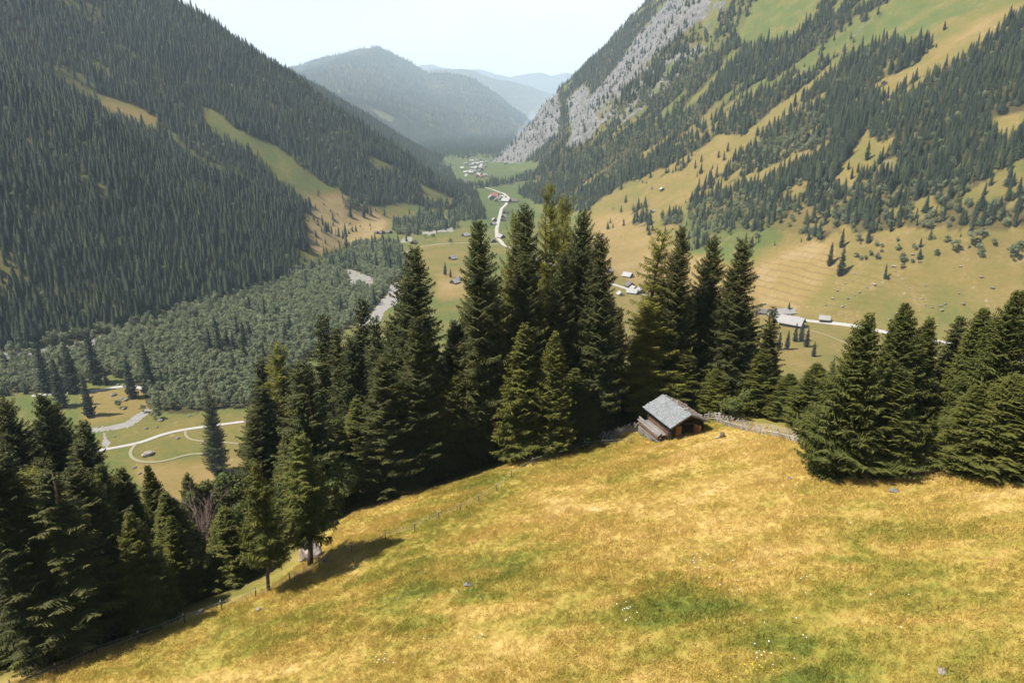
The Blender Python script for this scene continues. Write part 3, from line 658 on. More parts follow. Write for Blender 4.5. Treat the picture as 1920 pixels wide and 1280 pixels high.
    for k, (z, m0) in enumerate([(.35,1),(.5,1),(.66,1),(.82,0),(.92,0)]):
        for i, x in enumerate(xs):
            if k == 4 and i > 2: continue
            f.box((x+rng.uniform(-.03,.03)+k*.05*0, rng.uniform(-.25,.25)+(.7 if k == 4 else .1), z+.02*i+rng.uniform(0,.03)+.10*x), (.2, 4.6+rng.uniform(-.3,.4)+(.8 if k > 3 else 0), .05 if m0 == 0 else .12), None, m0)
    link('boards', f.mesh('boards', [M_grey, M_redlog]), st)
    f = MB(); f.box((-.1,.3,-.35),(1.15,5.0,1.0))
    for i in range(55):
        s_ = rng.uniform(.16,.34); f.box((rng.uniform(-.8,.55), rng.uniform(-2.3,2.9), rng.uniform(-.9,.25)), (s_*1.3,s_,s_*.8), np.array(Matrix.Rotation(rng.uniform(0,3),3,'Z')@Matrix.Rotation(rng.uniform(-.4,.4),3,'X')))
    link('stone_foot', f.mesh('stone_foot', [M_stone]), st)
    f = MB(); 
    for i in range(4): f.tube([(.62, -2.5, .7+.19*i), (.62, 2.4, .75+.19*i)], .09, 7)
    link('side_logs', f.mesh('side_logs', [M_redlog], True), st)
    # chopping block
    p = onplane(1354, 818); g = gz(*p); f = MB(); f.tube([(0,0,-.15),(0,0,.25),(0,0,.62)], [.33,.29,.28], 14)
    cb = link('chopping_block', f.mesh('chopping_block', [M_post], True), None, (p[0],p[1],g), 0, 'dark round chopping block on the grass right of the hut', 'chopping block')
    f = MB(); f.tube([(0,0,.615),(0,0,.635)], [.27,.26], 14); link('sawn_top', f.mesh('sawn_top', [M_redlog]), cb)
    f = MB(); f.bar((-.85,-.1,.08),(-.3,.05,.1), .12)
    p2 = (p[0]-.6, p[1]-.1); f2 = MB(); f2.tube([(-.35,0,.12),(.3,.12,.1)], .1, 8)
    link('log_piece', f2.mesh('log_piece', [M_pole], True), None, (p2[0],p2[1],gz(*p2)), 0, 'short pale log lying beside the chopping block', 'log')
    return (bx, by, z0)
HUT = hut()
# ------------------------------------------------------------------ slanted pole fence, both sides of the hut
def pole_fence(pts, label, mat, dens=.24, hgt=1.3, seed=1, lean=.9):
    rng = random.Random(seed); P = np.array([onplane(*p) for p in pts]); L_ = np.r_[0, np.cumsum(np.hypot(*np.diff(P, axis=0).T))]
    o0 = (P[0][0], P[0][1], gz(*P[0]))
    r = empty('pole_fence', o0, 0, label, 'fence', 'slanted pole fences')
    def pt(t): return np.interp(t, L_, P[:,0]), np.interp(t, L_, P[:,1])
    f = MB(); t = 0.
    while t < L_[-1]:
        for s in (1, -1):
            x, y = pt(t); x2, y2 = pt(min(t+lean*rng.uniform(.8,1.2), L_[-1]+.01)); 
            if s < 0: x, y, x2, y2 = x2, y2, x, y
            off = .13*s; z = gz(x, y); h_ = hgt*rng.uniform(.85,1.2)
            if s < 0 and rng.random() < .55: continue
            f.bar((x-o0[0], y+off-o0[1], z-.15-o0[2]), (x2-o0[0]+rng.uniform(-.1,.1), y2-off*.6-o0[1], gz(x2,y2)+h_-o0[2]), rng.uniform(.04,.065), rng.uniform(.035,.055))
        t += dens*rng.uniform(.7,1.3)
    link('slanted_poles', f.mesh('slanted_poles', [mat]), r)
    f = MB(); t = 0
    while t < L_[-1]-.5:
        x, y = pt(t); x2, y2 = pt(min(t+3., L_[-1]))
        f.tube([(x-o0[0], y-o0[1], gz(x,y)+.55-o0[2]), (x2-o0[0], y2-o0[1], gz(x2,y2)+.6-o0[2])], .05, 6); t += 2.8
    link('rail', f.mesh('rail', [mat], True), r)
    t = 0.
    while t < L_[-1]:
        x, y = pt(t); f = MB()
        for s in (-1, 1): f.bar((x-o0[0]+.1*s, y+.12*s-o0[1], gz(x,y)-.2-o0[2]), (x-o0[0]-.05*s, y+.1*s-o0[1], gz(x,y)+1.2-o0[2]), .07)
        link('fence_post', f.mesh('fence_post', [mat]), r); t += 2.8
pole_fence([(1340,789),(1362,797),(1395,806),(1430,813),(1465,821),(1500,830),(1530,838)], 'pale slanted pole fence running right from the hut to the big spruces', M_pole, seed=1)
pole_fence([(1078,829),(1110,824),(1140,818),(1165,812),(1190,806),(1212,800)], 'grey slanted pole fence running left from the hut along the forest edge', M_pole, seed=2, dens=.22)
# rough rail fence piece right behind the hut
p0 = onplane(1328, 790); g0 = gz(*p0); f = MB()
for k in range(3): f.tube([(-.5,.4,.35+.3*k),(1.6,.5+.1*k,.45+.3*k),(3.2,.2,.25+.3*k)], .05, 6)
r = empty('rail_fence', (p0[0],p0[1],g0), 0, 'short fence of horizontal rails behind the right hut corner', 'fence'); link('rails', f.mesh('rails', [M_pole], True), r)
for x in (.1, 1.5, 2.9): f = MB(); f.tube([(x,.45,-.2),(x+.03,.45,1.25)], .06, 6); link('fence_post', f.mesh('fence_post', [M_pole]), r)
# ------------------------------------------------------------------ pasture fence with thin posts and tape
T = NT('white_tape', .6); M_tape = T.col((.4,.42,.34)); T = NT('insulator_plastic', .5); M_ins = T.col((.45,.45,.42))
posts = [(20,1290),(107,1254),(181,1224),(262,1197),(347,1166),(416,1143),(480,1120),(545,1095),(600,1066),(660,1038),(723,1014),(778,995),(823,972),(863,956),(898,939),(931,919),(959,895),(999,873),(1064,846),(1096,838),(1129,834),(1183,829)]
PP = [onplane(*p) for p in posts]
fo = empty('pasture_fence', (PP[10][0],PP[10][1],gz(*PP[10])), 0, 'thin pasture fence of dark stakes and pale tape along the left meadow edge', 'fence')
o0 = fo.location
for i, (x, y) in enumerate(PP):
    f = MB(); g = gz(x, y); lean = random.Random(i).uniform(-.06,.06)
    f.tube([(x-o0.x,y-o0.y,g-.2-o0.z),(x-o0.x+lean,y-o0.y,g+1.25-o0.z)], .05, 6); st = link('fence_stake', f.mesh('fence_stake', [M_post]), fo)
    f = MB(); f.tube([(x-o0.x+lean*.9,y-o0.y-.06,g+1.0-o0.z),(x-o0.x+lean*.9,y-o0.y-.06,g+1.14-o0.z)], .045, 6); link('insulator', f.mesh('insulator', [M_ins]), st)
for k, hh in enumerate((.95, .6)):
    f = MB()
    for i in range(len(PP)-1):
        a, b_ = PP[i], PP[i+1]; ga, gb = gz(*a), gz(*b_)
        q = []
        for t in np.linspace(0, 1, 6): x = a[0]+(b_[0]-a[0])*t; y = a[1]+(b_[1]-a[1])*t; q.append((x-o0.x, y-o0.y, max(ga+(gb-ga)*t-.35*t*(1-t), gz(x,y)-.25)+hh-o0.z))
        for u, v in zip(q[:-1], q[1:]): f.bar(u, v, .012, .016)
    link('tape', f.mesh('tape', [M_tape]), fo)
# pale stile at the bend of the crest
p = onplane(1032, 855); g = gz(*p); r = empty('wooden_stile', (p[0],p[1],g), 0, 'pale weathered wooden stile beside the fence below the central spruces', 'stile')
for x, dx in ((-.9,0),(-.35,.05),(.35,.2)): f = MB(); f.bar((x,0,-.2),(x+dx,.1,1.35), .09); link('post', f.mesh('post', [M_grey]), r)
f = MB(); f.bar((-1.0,.05,.95),(.3,.05,.9), .07); f.bar((-1.0,.05,.5),(.3,.05,.5), .07); link('rail', f.mesh('rail', [M_redlog]), r)
f = MB(); f.bar((.5,0,1.1),(-.3,-.7,0), .22,.06); f.bar((.75,.1,1.6),(.3,-.3,.3), .16,.06); f.bar((.2,-.2,.05),(1.8,.2,.05), .2,.08); link('step_board', f.mesh('step_board', [M_grey]), r)
# dark wrapped posts at the left fence
T = NT('green_net', .9); M_net = T.col((.03,.075,.055))
for px, py, lab in ((1101,836,'dark green wrapped post at the left end of the pole fence'),(1144,826,'dark green wrapped post in the middle of the left pole fence')):
    p = onplane(px, py); g = gz(*p); r = empty('tree_guard', (p[0],p[1],g), 0, lab, 'tree guard'); f = MB(); f.tube([(0,0,-.1),(.05,0,.6),(0,0,1.3)], [.33,.3,.26], 9); link('net', f.mesh('net', [M_net], True), r)
    f = MB(); f.tube([(0,0,1.2),(0,.02,1.6)], .05, 6); link('stake', f.mesh('stake', [M_post]), r)
# two leaning posts at the right edge
p = onplane(1878, 900); g = gz(*p)
for dx, lean, lab in ((-.25,-.35,'left of two pale leaning posts at the right meadow edge'),(.35,-.2,'right, thinner of two pale leaning posts at the right meadow edge')):
    f = MB(); f.tube([(0,0,-.2),(lean,.05,1.6 if dx < 0 else 1.45)], .055 if dx < 0 else .04, 7)
    link('leaning_post', f.mesh('leaning_post', [M_pole], True), None, (p[0]+dx,p[1],gz(p[0]+dx,p[1])), 0, lab, 'post', 'leaning posts at the right edge')
f = MB(); f.add([(-.1,.0,.35),(.3,-.2,.2),(1.1,0,.18),(1.0,.4,.3),(.2,.5,.1),(.5,.1,.42)], [(0,1,5),(1,2,5),(2,3,5),(3,4,5),(4,0,5),(4,3,2,1,0)])
link('net_bundle', f.mesh('net_bundle', [M_net]), None, (p[0],p[1]-.1,g), 0, 'dark green net bundle at the foot of the leaning posts', 'net')
# ------------------------------------------------------------------ rocks
def boulder(px, py, r, lab, seed, mat=None, sq=(1,1,.7), far=False, sink=.25, grp=None):
    p = hit(px, py) 
    if p is None: return
    link('boulder', rock_mesh('boulder', r, mat or M_boulder, seed, 2 if r > .8 and far else 3, sq), None, (p[0],p[1],p[2]+r*sq[2]*(1-sink)-.3*r*0), seed*.7, lab, 'boulder', grp)
boulder(584, 1046, 1.25, 'large round pale boulder between the two lower left trees', 4, sq=(1.2,.9,.95))
boulder(566, 1052, .35, 'small stone at the left foot of the large round boulder', 5)
boulder(609, 1054, .3, 'small stone at the right foot of the large round boulder', 15)
boulder(278, 853, 3.0, 'flat pale rock inside the loop of the dirt track', 6, sq=(1.5,1,.55), far=True)
boulder(1907, 903, .4, 'white stone at the right picture edge by the leaning posts', 7, M_grey)
boulder(1676, 921, .4, 'flat grey stone in the grass in front of the right spruces', 8, M_stone, (1.3,1,.35))
boulder(877, 1097, .32, 'pale stone in the dark green herb hollow of the meadow', 9, M_stone, (1.3,1,.4))
boulder(1768, 1258, .3, 'low pinkish stone in the grass near the bottom right corner', 10, M_boulder, (1.4,1,.3))
boulder(376, 1150, .4, 'pale stone behind the pasture fence at the forest edge', 11)
boulder(485, 1144, .25, 'small white stone on the grass beside the lower left tree', 12, M_grey)
boulder(1480, 898, .2, 'tiny stone in the meadow left of the right spruces', 13, M_stone)
rng = random.Random(77); SG = 'stones lying in the valley pasture'
for px, py, rad in [(213,741,2.2),(228,748,1.6),(236,750,2.),(232,766,1.8),(300,789,1.8),(274,804,1.2),(294,801,1.),(334,822,1.2),(215,818,1.1),(262,888,1.),(252,877,1.2),(222,722,1.5),(355,780,1.2),(378,832,1.)]:
    boulder(px, py, rad, 'pale stone lying in the sunny valley pasture at left', int(px), M_stone, (1.4,1,.5), True, grp=SG)
S2 = 'white boulders scattered on the grazed right slope'
for px, py in [(1570,545),(1585,532),(1598,527),(1562,560),(1571,568),(1548,572),(1580,575),(1590,560),(1603,553),(1612,548),(1626,540),(1676,500),(1680,510),(1640,534),(1735,572),(1766,582),(1773,570),(1806,570),(1798,550),(1748,577),(1730,560),(1712,478),(1500,620),(1540,619),(1735,536),(1706,541),(1604,513),(1764,574),(1801,500),(1725,492),(1757,610),(1683,588),(1668,600),(1840,520),(1860,540)]:
    boulder(px, py, rng.uniform(.8,1.9), 'white boulder lying on the grazed slope above the right spruces', int(px+py), M_boulder if px % 3 else M_stone, (1.5,1,.5), True, grp=S2)
# fallen dead branches at the forest edge
f = MB(); rg = random.Random(9)
def limb(f, p, d, L_, r, dep):
    q = [Vector(p)]; d = Vector(d).normalized()
    for i in range(4): d = (d+Vector((rg.uniform(-.3,.3),rg.uniform(-.3,.3),rg.uniform(-.2,.25)))).normalized(); q.append(q[-1]+d*L_/4)
    f.tube(q, [r*(1-.2*i) for i in range(5)], 6)
    if dep:
        for i in (1,2,3,4): limb(f, q[i], d+Vector((rg.uniform(-1,1),rg.uniform(-1,1),rg.uniform(0,.8))), L_*.5, r*.5, dep-1)
limb(f, (-2.2,0,.2), (1,.1,.15), 3.6, .09, 2)
p = hit(322, 1132); link('fallen_branch', f.mesh('fallen_branch', [M_grey], True), None, (p[0]+.6,p[1],p[2]), 0, 'pale dead fallen branch lying in the dark at the forest edge', 'branch')
# bare earth under the trees (lies on the ground)
T = NT('bare_earth', .95); M_earth = T.col(T.mixc(T.noise(1.5, 6, .7), (.13,.08,.05), (.26,.185,.14)))
def patch(name, pts, mat):
    P = np.array([onplane(*p) for p in pts]); c = P.mean(0)
    n = 40; V = []; F = []
    per = np.vstack([P, P[:1]]); L_ = np.r_[0, np.cumsum(np.hypot(*np.diff(per, axis=0).T))]; t = np.linspace(0, L_[-1], n, endpoint=False)
    x = np.interp(t, L_, per[:,0]); y = np.interp(t, L_, per[:,1]); k = 8
    j = 1+.35*fbm(t*1.3, t*0+len(pts), 3, 2)
    for a in range(k+1): s_ = a/k; cx = c[0]+(x-c[0])*s_*j; cy = c[1]+(y-c[1])*s_*j; V.append(np.stack([cx, cy, terrain(cx, cy)+.05-.03*s_], 1))
    V = np.vstack(V)
    for a in range(k):
        for b_ in range(n): F.append((a*n+b_, a*n+(b_+1) % n, (a+1)*n+(b_+1) % n, (a+1)*n+b_))
    link(name, mesh_np(name, V, np.array(F), [mat], True), kind='structure')
patch('bare_soil', [(1535,872),(1600,868),(1700,880),(1765,886),(1740,898),(1640,897),(1560,892)], M_earth)
patch('bare_soil', [(512,1095),(560,1060),(600,1035),(635,1030),(600,1060),(560,1085),(530,1105)], M_earth)
patch('bare_soil', [(655,945),(700,932),(745,925),(740,935),(690,952)], M_earth)
# ------------------------------------------------------------------ foliage materials
def foliage(name, a, b, c, vs=.35, rough=.75, trans=0.):
    T = NT(name, rough, .12); oi = T.n('ShaderNodeObjectInfo'); n = T.noise(vs, 3, .6, T.pos())
    base = T.mixc(T.mapr(n, .32, .68), a, b); base = T.mixc(T.math('MULTIPLY', oi.outputs['Random'], .75), base, c)
    A = T.n('ShaderNodeAttribute', attribute_name='tone'); base = T.mixc(A.outputs['Fac'], base, T.mixc(.5, base, (.12,.105,.032)))
    T.col(base)
    if trans:
        tr = T.n('ShaderNodeBsdfTranslucent'); T.l(base, tr.inputs['Color']); mx = T.n('ShaderNodeMixShader'); mx.inputs[0].default_value = trans
        T.l(T.b.outputs[0], mx.inputs[1]); T.l(tr.outputs[0], mx.inputs[2]); T.l(mx.outputs[0], T.t.nodes['Material Output'].inputs['Surface'])
    return T.m
M_spruce = foliage('spruce_needles', (.028,.036,.012), (.066,.069,.019), (.030,.040,.014), .5, trans=.1)
M_young = foliage('young_spruce_needles', (.042,.052,.010), (.092,.094,.018), (.048,.060,.014), .6, trans=.12)
M_larch = foliage('larch_needles', (.105,.108,.018), (.18,.165,.030), (.11,.12,.022), .5, trans=.3)
M_farspruce = foliage('distant_spruce', (.007,.014,.010), (.017,.027,.014), (.026,.035,.017), .02)
M_leaf = foliage('birch_leaves', (.16,.185,.10), (.24,.265,.145), (.10,.13,.068), .2, trans=.3)
M_bush = foliage('bush_leaves', (.065,.085,.026), (.105,.125,.036), (.07,.10,.033), .6, trans=.2)
M_bark = wood('spruce_bark', (.05,.035,.026), (.11,.08,.06), (1,1,.4))
M_dead = wood('dead_twigs', (.20,.14,.12), (.34,.26,.23), (1,1,.4))
# ------------------------------------------------------------------ conifers made of branch sprays
def trunk_mesh(H, r0, lean, seed, mat=None, n=8):
    f = MB(); rg = random.Random(seed); k = 9
    pts = [(lean*H*.02*math.sin(i*.9+seed), lean*H*.02*math.cos(i*.7+seed*2)*.6 if i else 0, -1.2 if i == 0 else H*i/k*.985) for i in range(k+1)]
    f.tube(pts, [r0*(1.25 if i == 0 else 1)*(1-i/k)**.8+.02 for i in range(k+1)], n); return f.mesh('trunk', [mat or M_bark], True)
def conifer(seed, H, R, mat, h0=.06, dz=.36, nb=6, droop=.35, tw=.17, tl=.36, gap=.12, prof=.8, irregular=.25, tstep=.24, hang=.5):
    rg = np.random.RandomState(seed); B = []
    z = H*h0
    side = rg.uniform(0, 6.28)
    while z < H*.985:
        t = (z-H*h0)/(H*(1-h0)); env = R*((1-t)**prof)*(.5+.5*min(t/.22, 1))*(1+.10*math.sin(z*1.3+seed)+rg.uniform(-.08,.08))+.12
        n = max(3, int(round(nb*(1-.35*t))+rg.randint(-1, 2)))
        a0 = rg.uniform(0, 6.28)
        for k in range(n):
            if rg.rand() < gap: continue
            az = a0+6.283*k/n+rg.uniform(-.35,.35); L_ = env*(1+rg.uniform(-irregular, irregular)*1.0)*(1+.12*math.cos(az-side))
            if rg.rand() < .12: L_ *= .6
            B.append((z+rg.uniform(-.15,.15), az, max(L_, .18), t))
        z += dz*(1-.45*t)*rg.uniform(.8, 1.25)*(1 if H > 18 else .85)
    B = np.array(B); tris = []; tones = []
    z0, az, L_, t = B.T
    up = np.interp(t, [0,.35,.8,1], [-.28,-.12,.25,.85]); 
    M = int(np.ceil(L_.max()/tstep))
    for j in range(M+1):
        s = (j+.5)*tstep/L_ if True else 0
        ok = s < 1.02
        if not ok.any(): continue
        zz0, a, l, tt, u, s_ = z0[ok], az[ok], L_[ok], t[ok], up[ok], np.clip(s[ok], 0, 1)
        n = len(a); a = a+.12*np.sin(s_*5+a*3)
        rad = s_*l; zc = zz0+u*rad-droop*l*.55*np.sin(s_*2.2)*(1-tt)+.22*l*s_**3
        cx, cy = rad*np.cos(a), rad*np.sin(a)
        for sd_ in (-1, 1, 0):
            tll = (tl*l*(1-s_)**.8+.22)*rg.uniform(.7,1.3,n); ang = a+sd_*rg.uniform(.65,1.15,n)
            if sd_ == 0: tll = rg.uniform(.25,.6,n)*hang*(1-.5*tt)+.12
            dx, dy = np.cos(ang)*tll, np.sin(ang)*tll; dzv = -tll*rg.uniform(.12,.65,n)*(1-.6*tt)
            if sd_ == 0: dx, dy, dzv = dx*.35, dy*.35, -tll*rg.uniform(.7,1.2,n)
            wv = tw*rg.uniform(.7,1.3,n); px_, py_ = -np.sin(ang)*wv, np.cos(ang)*wv
            if sd_ == 0: px_, py_ = np.cos(a)*wv, np.sin(a)*wv
            roll = rg.uniform(-.5,.5,n)*wv
            P0 = np.stack([cx-px_*.5, cy-py_*.5, zc-roll], 1); P1 = np.stack([cx+px_*.5, cy+py_*.5, zc+roll], 1)
            P2 = np.stack([cx+dx+px_*.3, cy+dy+py_*.3, zc+dzv+roll*.5], 1); P3 = np.stack([cx+dx-px_*.3, cy+dy-py_*.3, zc+dzv-roll*.5], 1)
            q = np.stack([P0, P1, P2, P3], 1); tris.append(q); tones.append(np.clip((s_-.55)*1.1, 0, .6)*rg.uniform(.2,1,n))
    Q = np.vstack(tris); V = Q.reshape(-1, 3); F = np.arange(len(V)).reshape(-1, 4)
    # top leader
    me = mesh_np('crown', V, F, [mat]); to = np.repeat(np.concatenate(tones), 4).astype(np.float32)
    a_ = me.attributes.new('tone', 'FLOAT', 'POINT'); a_.data.foreach_set('value', to)
    return me
BANK = {}
def bank(kind, i):
    k = (kind, i)
    if k not in BANK:
        s = i*13+{'spruce':1,'slim':2,'young':3,'larch':4,'stem':5}[kind]
        if kind == 'spruce': H, R, m = 30., [5.2,4.6,5.6,4.3][i], M_spruce; kw = dict(h0=.05+.02*i, dz=.38, nb=8, gap=.08, irregular=.3, prof=.68, tw=.10, hang=.8, tstep=.15)
        if kind == 'slim': H, R, m = 30., [3.6,3.0,3.3,3.0][i], M_spruce; kw = dict(h0=.1, dz=.45, nb=6, gap=.16, irregular=.35, prof=.7, droop=.5, tw=.12, hang=1., tstep=.17)
        if kind == 'young': H, R, m = 16., [3.6,3.2,3.9,3.0][i], M_young; kw = dict(h0=.03, dz=.27, nb=8, gap=.05, irregular=.22, prof=.86, droop=.2, tw=.085, tstep=.12)
        if kind == 'larch': H, R, m = 28., [4.6,4.0,5.0,3.6][i], M_larch; kw = dict(h0=.14, dz=.5, nb=6, gap=.2, irregular=.4, prof=.6, droop=.4, tw=.09, tl=.3, hang=1.3, tstep=.15)
        if kind == 'stem': H, R, m = 16., [3.6,3.0,3.4,2.8][i], M_young; kw = dict(h0=.28, dz=.36, nb=6, gap=.16, irregular=.32, prof=.7, droop=.45, tw=.10, tstep=.14, hang=1.)
        BANK[k] = (H, R, conifer(s, H, R, m, **kw), trunk_mesh(H, H*.0135+.03, 1, s))
    return BANK[k]
HEROES = []      # (x, y, z, H) of every tree on the near hill
def place(kind, i, x, y, z, H, Rw, label, group, cat=None):
    Hm, Rm, cm, tm = bank(kind, i % 4)
    nm = {'spruce':'spruce_tree','slim':'spruce_tree','young':'spruce_tree','larch':'larch_tree','stem':'spruce_tree'}[kind]
    r = empty(nm, (x, y, z), (x*7.3+y*3.1) % 6.28, label, 'tree', group); 
    q = random.Random(int(x*91+y*37)); r.rotation_euler = (q.gauss(0,.022), q.gauss(0,.022), r.rotation_euler.z); e_ = q.uniform(.9,1.1)
    for n_, me in (('crown', cm), ('trunk', tm)):
        o = link(n_, me, r); o.scale = (Rw/Rm*1.1*e_, Rw/Rm*1.1/e_, H/Hm)
    HEROES.append((x, y, z, H, Rw)); return r
def hero(kind, tx, ty, where, Rw, label, group='spruces and larches on the near hill'):
    if isinstance(where, tuple): p = hit(*where); X, Y, Z = p; 
    else: Y = float(where); X = at(tx, ty, Y)[0]; Z = gz(X, Y)
    top = at(tx, ty, Y)[2]; H = max(top-Z, 4)
    return place(kind, len(HEROES), X, Y, Z, H, Rw, label, group)
HL = [
 ('spruce',790,458,(785,900),6.0,'broad tall spruce with reddish cones left of the central group'),
 ('spruce',897,408,88,4.6,'tall pointed spruce between the broad left spruce and central group'),
 ('larch',957,396,104,3.2,'thin light larch top just left of the reddish central spruce'),
 ('spruce',990,380,93,4.3,'dark reddish tipped spruce left of the two tallest larches'),
 ('larch',1030,343,99,4.0,'tallest larch of the central group, left of its twin'),
 ('larch',1068,355,103,3.8,'second tallest central larch, right of its twin'),
 ('spruce',1094,392,92,4.3,'dark spruce standing right in front of the two tall larches'),
 ('spruce',1127,432,89,3.8,'dark spruce at the right edge of the central group'),
 ('spruce',1052,470,90,4.0,'dark spruce low in the middle of the central group'),
 ('young',976,604,(985,858),4.6,'lighter younger spruce in front of the central group, left one'),
 ('young',1013,618,(1030,850),3.8,'lighter younger spruce in front of the central group, right one'),
 ('slim',738,585,92,4.2,'narrow spruce left of the broad tall spruce'),
 ('slim',700,590,100,4.2,'narrow spruce behind and left of the broad spruce'),
 ('slim',661,553,106,4.4,'tall narrow spruce, highest between the left larch and broad spruce'),
 ('slim',628,612,102,4.0,'narrow spruce left of the tallest narrow one'),
 ('slim',597,582,110,4.4,'thin tall spruce rising over the left birch wood'),
 ('larch',520,643,104,4.8,'broad dull larch at the left end of the central tree belt'),
 ('slim',478,668,108,4.0,'dark narrow spruce beside the dull larch, leftmost of the belt'),
 ('slim',560,690,98,4.0,'lower spruce right of the dull larch'),
 ('young',672,745,(690,928),4.6,'fresh green spruce in front of the belt, left of the broad one'),
 ('young',735,705,(745,915),4.2,'dense green spruce touching the broad spruce at its left foot'),
 ('young',625,790,84,4.2,'round green spruce behind the tree by the large boulder'),
 ('young',540,800,84,3.8,'green spruce behind the two lower left trees'),
 ('stem',592,818,(580,1062),3.1,'spruce with bare stem base in front of the large boulder'),
 ('stem',469,862,(507,1108),2.2,'slender tree with bare trunk standing on the meadow edge'),
 ('young',850,700,(860,885),4.4,'green spruce between the broad spruce and the pointed one'),
 ('spruce',930,520,92,4.0,'dark spruce behind the left younger spruce'),
 ('young',1085,690,(1075,835),4.4,'dark young spruce at the right foot of the central group'),
 ('young',1108,640,90,3.6,'dark spruce at the right foot of the central group near the left fence'),
 ('slim',1167,573,98,2.2,'very thin spruce in the gap right of the central group'),
 ('slim',1190,640,100,2.8,'thin spruce behind the hut at the left of the larches'),
 ('larch',1240,424,95,4.6,'wide feathery larch left of the twin spruces behind the hut'),
 ('spruce',1282,418,93,3.6,'tall spruce directly behind the hut, left of a pair'),
 ('larch',1215,560,91,4.2,'lower feathery larch behind the left hut corner'),
 ('spruce',1335,440,96,4.2,'tall spruce behind the hut, between two others'),
 ('spruce',1388,447,91,4.0,'right tall spruce of the row behind the hut'),
 ('young',1283,655,90,4.4,'dense dark spruce immediately behind the hut roof'),
 ('young',1225,700,91,3.2,'dark spruce immediately left behind the hut roof'),
 ('young',1342,690,88,3.6,'dark spruce right behind the hut roof'),
 ('slim',1450,572,108,2.6,'thin pointed spruce in front of the farm buildings'),
 ('young',1432,655,87,4.0,'bright green spruce behind the right fence, first from the hut'),
 ('young',1385,730,88,2.8,'bushy low spruce at the fence start right of the hut'),
 ('young',1480,700,84,3.6,'green spruce behind the right fence, middle one'),
 ('young',1530,680,80,3.8,'green spruce behind the end of the right fence'),
 ('young',1602,583,(1568,888),4.0,'pointed spruce with grey stem at the left end of the right group'),
 ('young',1655,690,(1652,884),3.7,'dense spruce filling the gap in the right group'),
 ('young',1703,568,68,4.2,'broad double topped spruce in the middle of the right group'),
 ('young',1745,592,72,3.2,'spruce just right of the broad double topped one'),
 ('slim',1800,588,74,3.0,'narrow pointed spruce behind the right group'),
 ('young',1850,575,66,3.8,'leafy green spruce near the right edge, left of the tallest'),
 ('young',1905,542,62,4.4,'tallest spruce cut by the right picture edge'),
 ('young',1790,720,(1800,878),3.4,'dark spruce with low branches behind the bare soil strip'),
 ('young',1850,700,(1865,885),4.6,'bright lower spruce directly behind the leaning posts'),
 ('young',1935,720,54,4.6,'bright spruce at the right picture edge behind the white stone'),
 ('larch',90,877,(128,1212),4.4,'big feathery lit larch in the lower left corner'),
 ('young',150,905,60,3.6,'dark spruce right behind the big lower left larch'),
 ('young',187,870,68,4.0,'pointed spruce right of the lower left larch'),
 ('young',228,876,70,3.8,'bluish green spruce in the lower left wood, below the track bend'),
 ('young',277,872,74,2.8,'thin topped spruce below the loop of the dirt track'),
 ('young',312,915,66,3.6,'dark spruce left of the pale bush in the lower left wood'),
 ('young',343,886,78,2.6,'small pointed spruce left of the round deciduous bushes'),
 ('young',420,950,64,3.4,'dark spruce beside the slender tree on the meadow edge'),
 ('spruce',20,742,84,4.8,'tall dark spruce at the left picture edge'),
 ('spruce',62,736,88,4.4,'tall dark spruce second from the left picture edge'),
 ('spruce',105,752,92,4.4,'tall dark spruce at the right slope of the left edge group'),
 ('spruce',142,790,84,4.2,'dark spruce standing lowest at the right of the left edge group'),
 ('young',-15,880,58,4.4,'dark spruce cut by the left picture edge, lower one'),
 ('young',30,940,54,4.0,'dark spruce in deep shade left of the big larch'),
 ('spruce',408,735,(410,888),7.2,'lone tall spruce in front of the pasture road with shadow'),
]
for h_ in HL: hero(*h_)
# filler trees of the belt, kept under the outline the photo shows
CAPX = [-60,0,70,110,150,190,280,340,440,458,480,520,600,660,720,790,840,900,940,990,1060,1130,1150,1200,1240,1390,1425,1450,1530,1575,1600,1640,1700,1790,1850,1920,2000]
CAPY = [745,745,738,755,800,872,875,890,905,760,690,660,605,575,610,500,590,450,500,420,400,450,600,610,460,470,590,640,690,700,620,700,600,610,600,560,540]
rg = np.random.RandomState(11); nf = 0; tries = 0
while nf < 145 and tries < 6000:
    tries += 1
    px = rg.uniform(-300, 2350); Y = rg.uniform(34, 150); X = at(px, 800, Y)[0]
    d = float(outside(np.array([X]), np.array([Y]))[0])
    if d < 3.5 or d > 60 or math.hypot(X-HUT[0], Y-HUT[1]) < 6.5: continue
    if any(math.hypot(X-h[0], Y-h[1]) < (h[4]*.62+1.0) for h in HEROES): continue
    Z = gz(X, Y); fpx, fpy = project(X, Y, Z)
    if 430 < fpx < 660 and fpy > 985: continue
    if 1085 < fpx < 1220 and Y < 96: continue
    capy = np.interp(px, CAPX, CAPY)+25+rg.uniform(10, 120)+(70 if px > 1430 else 0)
    H = at(px, capy, Y)[2]-Z; ppx, ppy = project(X, Y, Z+max(H, 0))
    H = min(H, 34*rg.uniform(.8,1))
    if H < 7: continue
    k = 'young' if H < 17 else ('spruce' if rg.rand() < .6 else 'slim')
    reg = ('dark spruce packed in the shaded wood of the lower left corner' if px < 450 else 'dark spruce packed inside the tree belt left of the broad spruce' if px < 790 else
           'dark spruce packed inside the central tree group' if px < 1160 else 'dark spruce packed in the wood behind the hut' if px < 1420 else
           'green spruce packed behind the right pole fence' if px < 1560 else 'green spruce packed inside the right tree group')
    place(k, int(rg.randint(4)), X, Y, Z, H, min(4.4, H*.155+1.1)*rg.uniform(.85,1.1), reg, 'trees packed in the near wood, '+reg.split('the ')[-1]); nf += 1
print('fillers', nf)
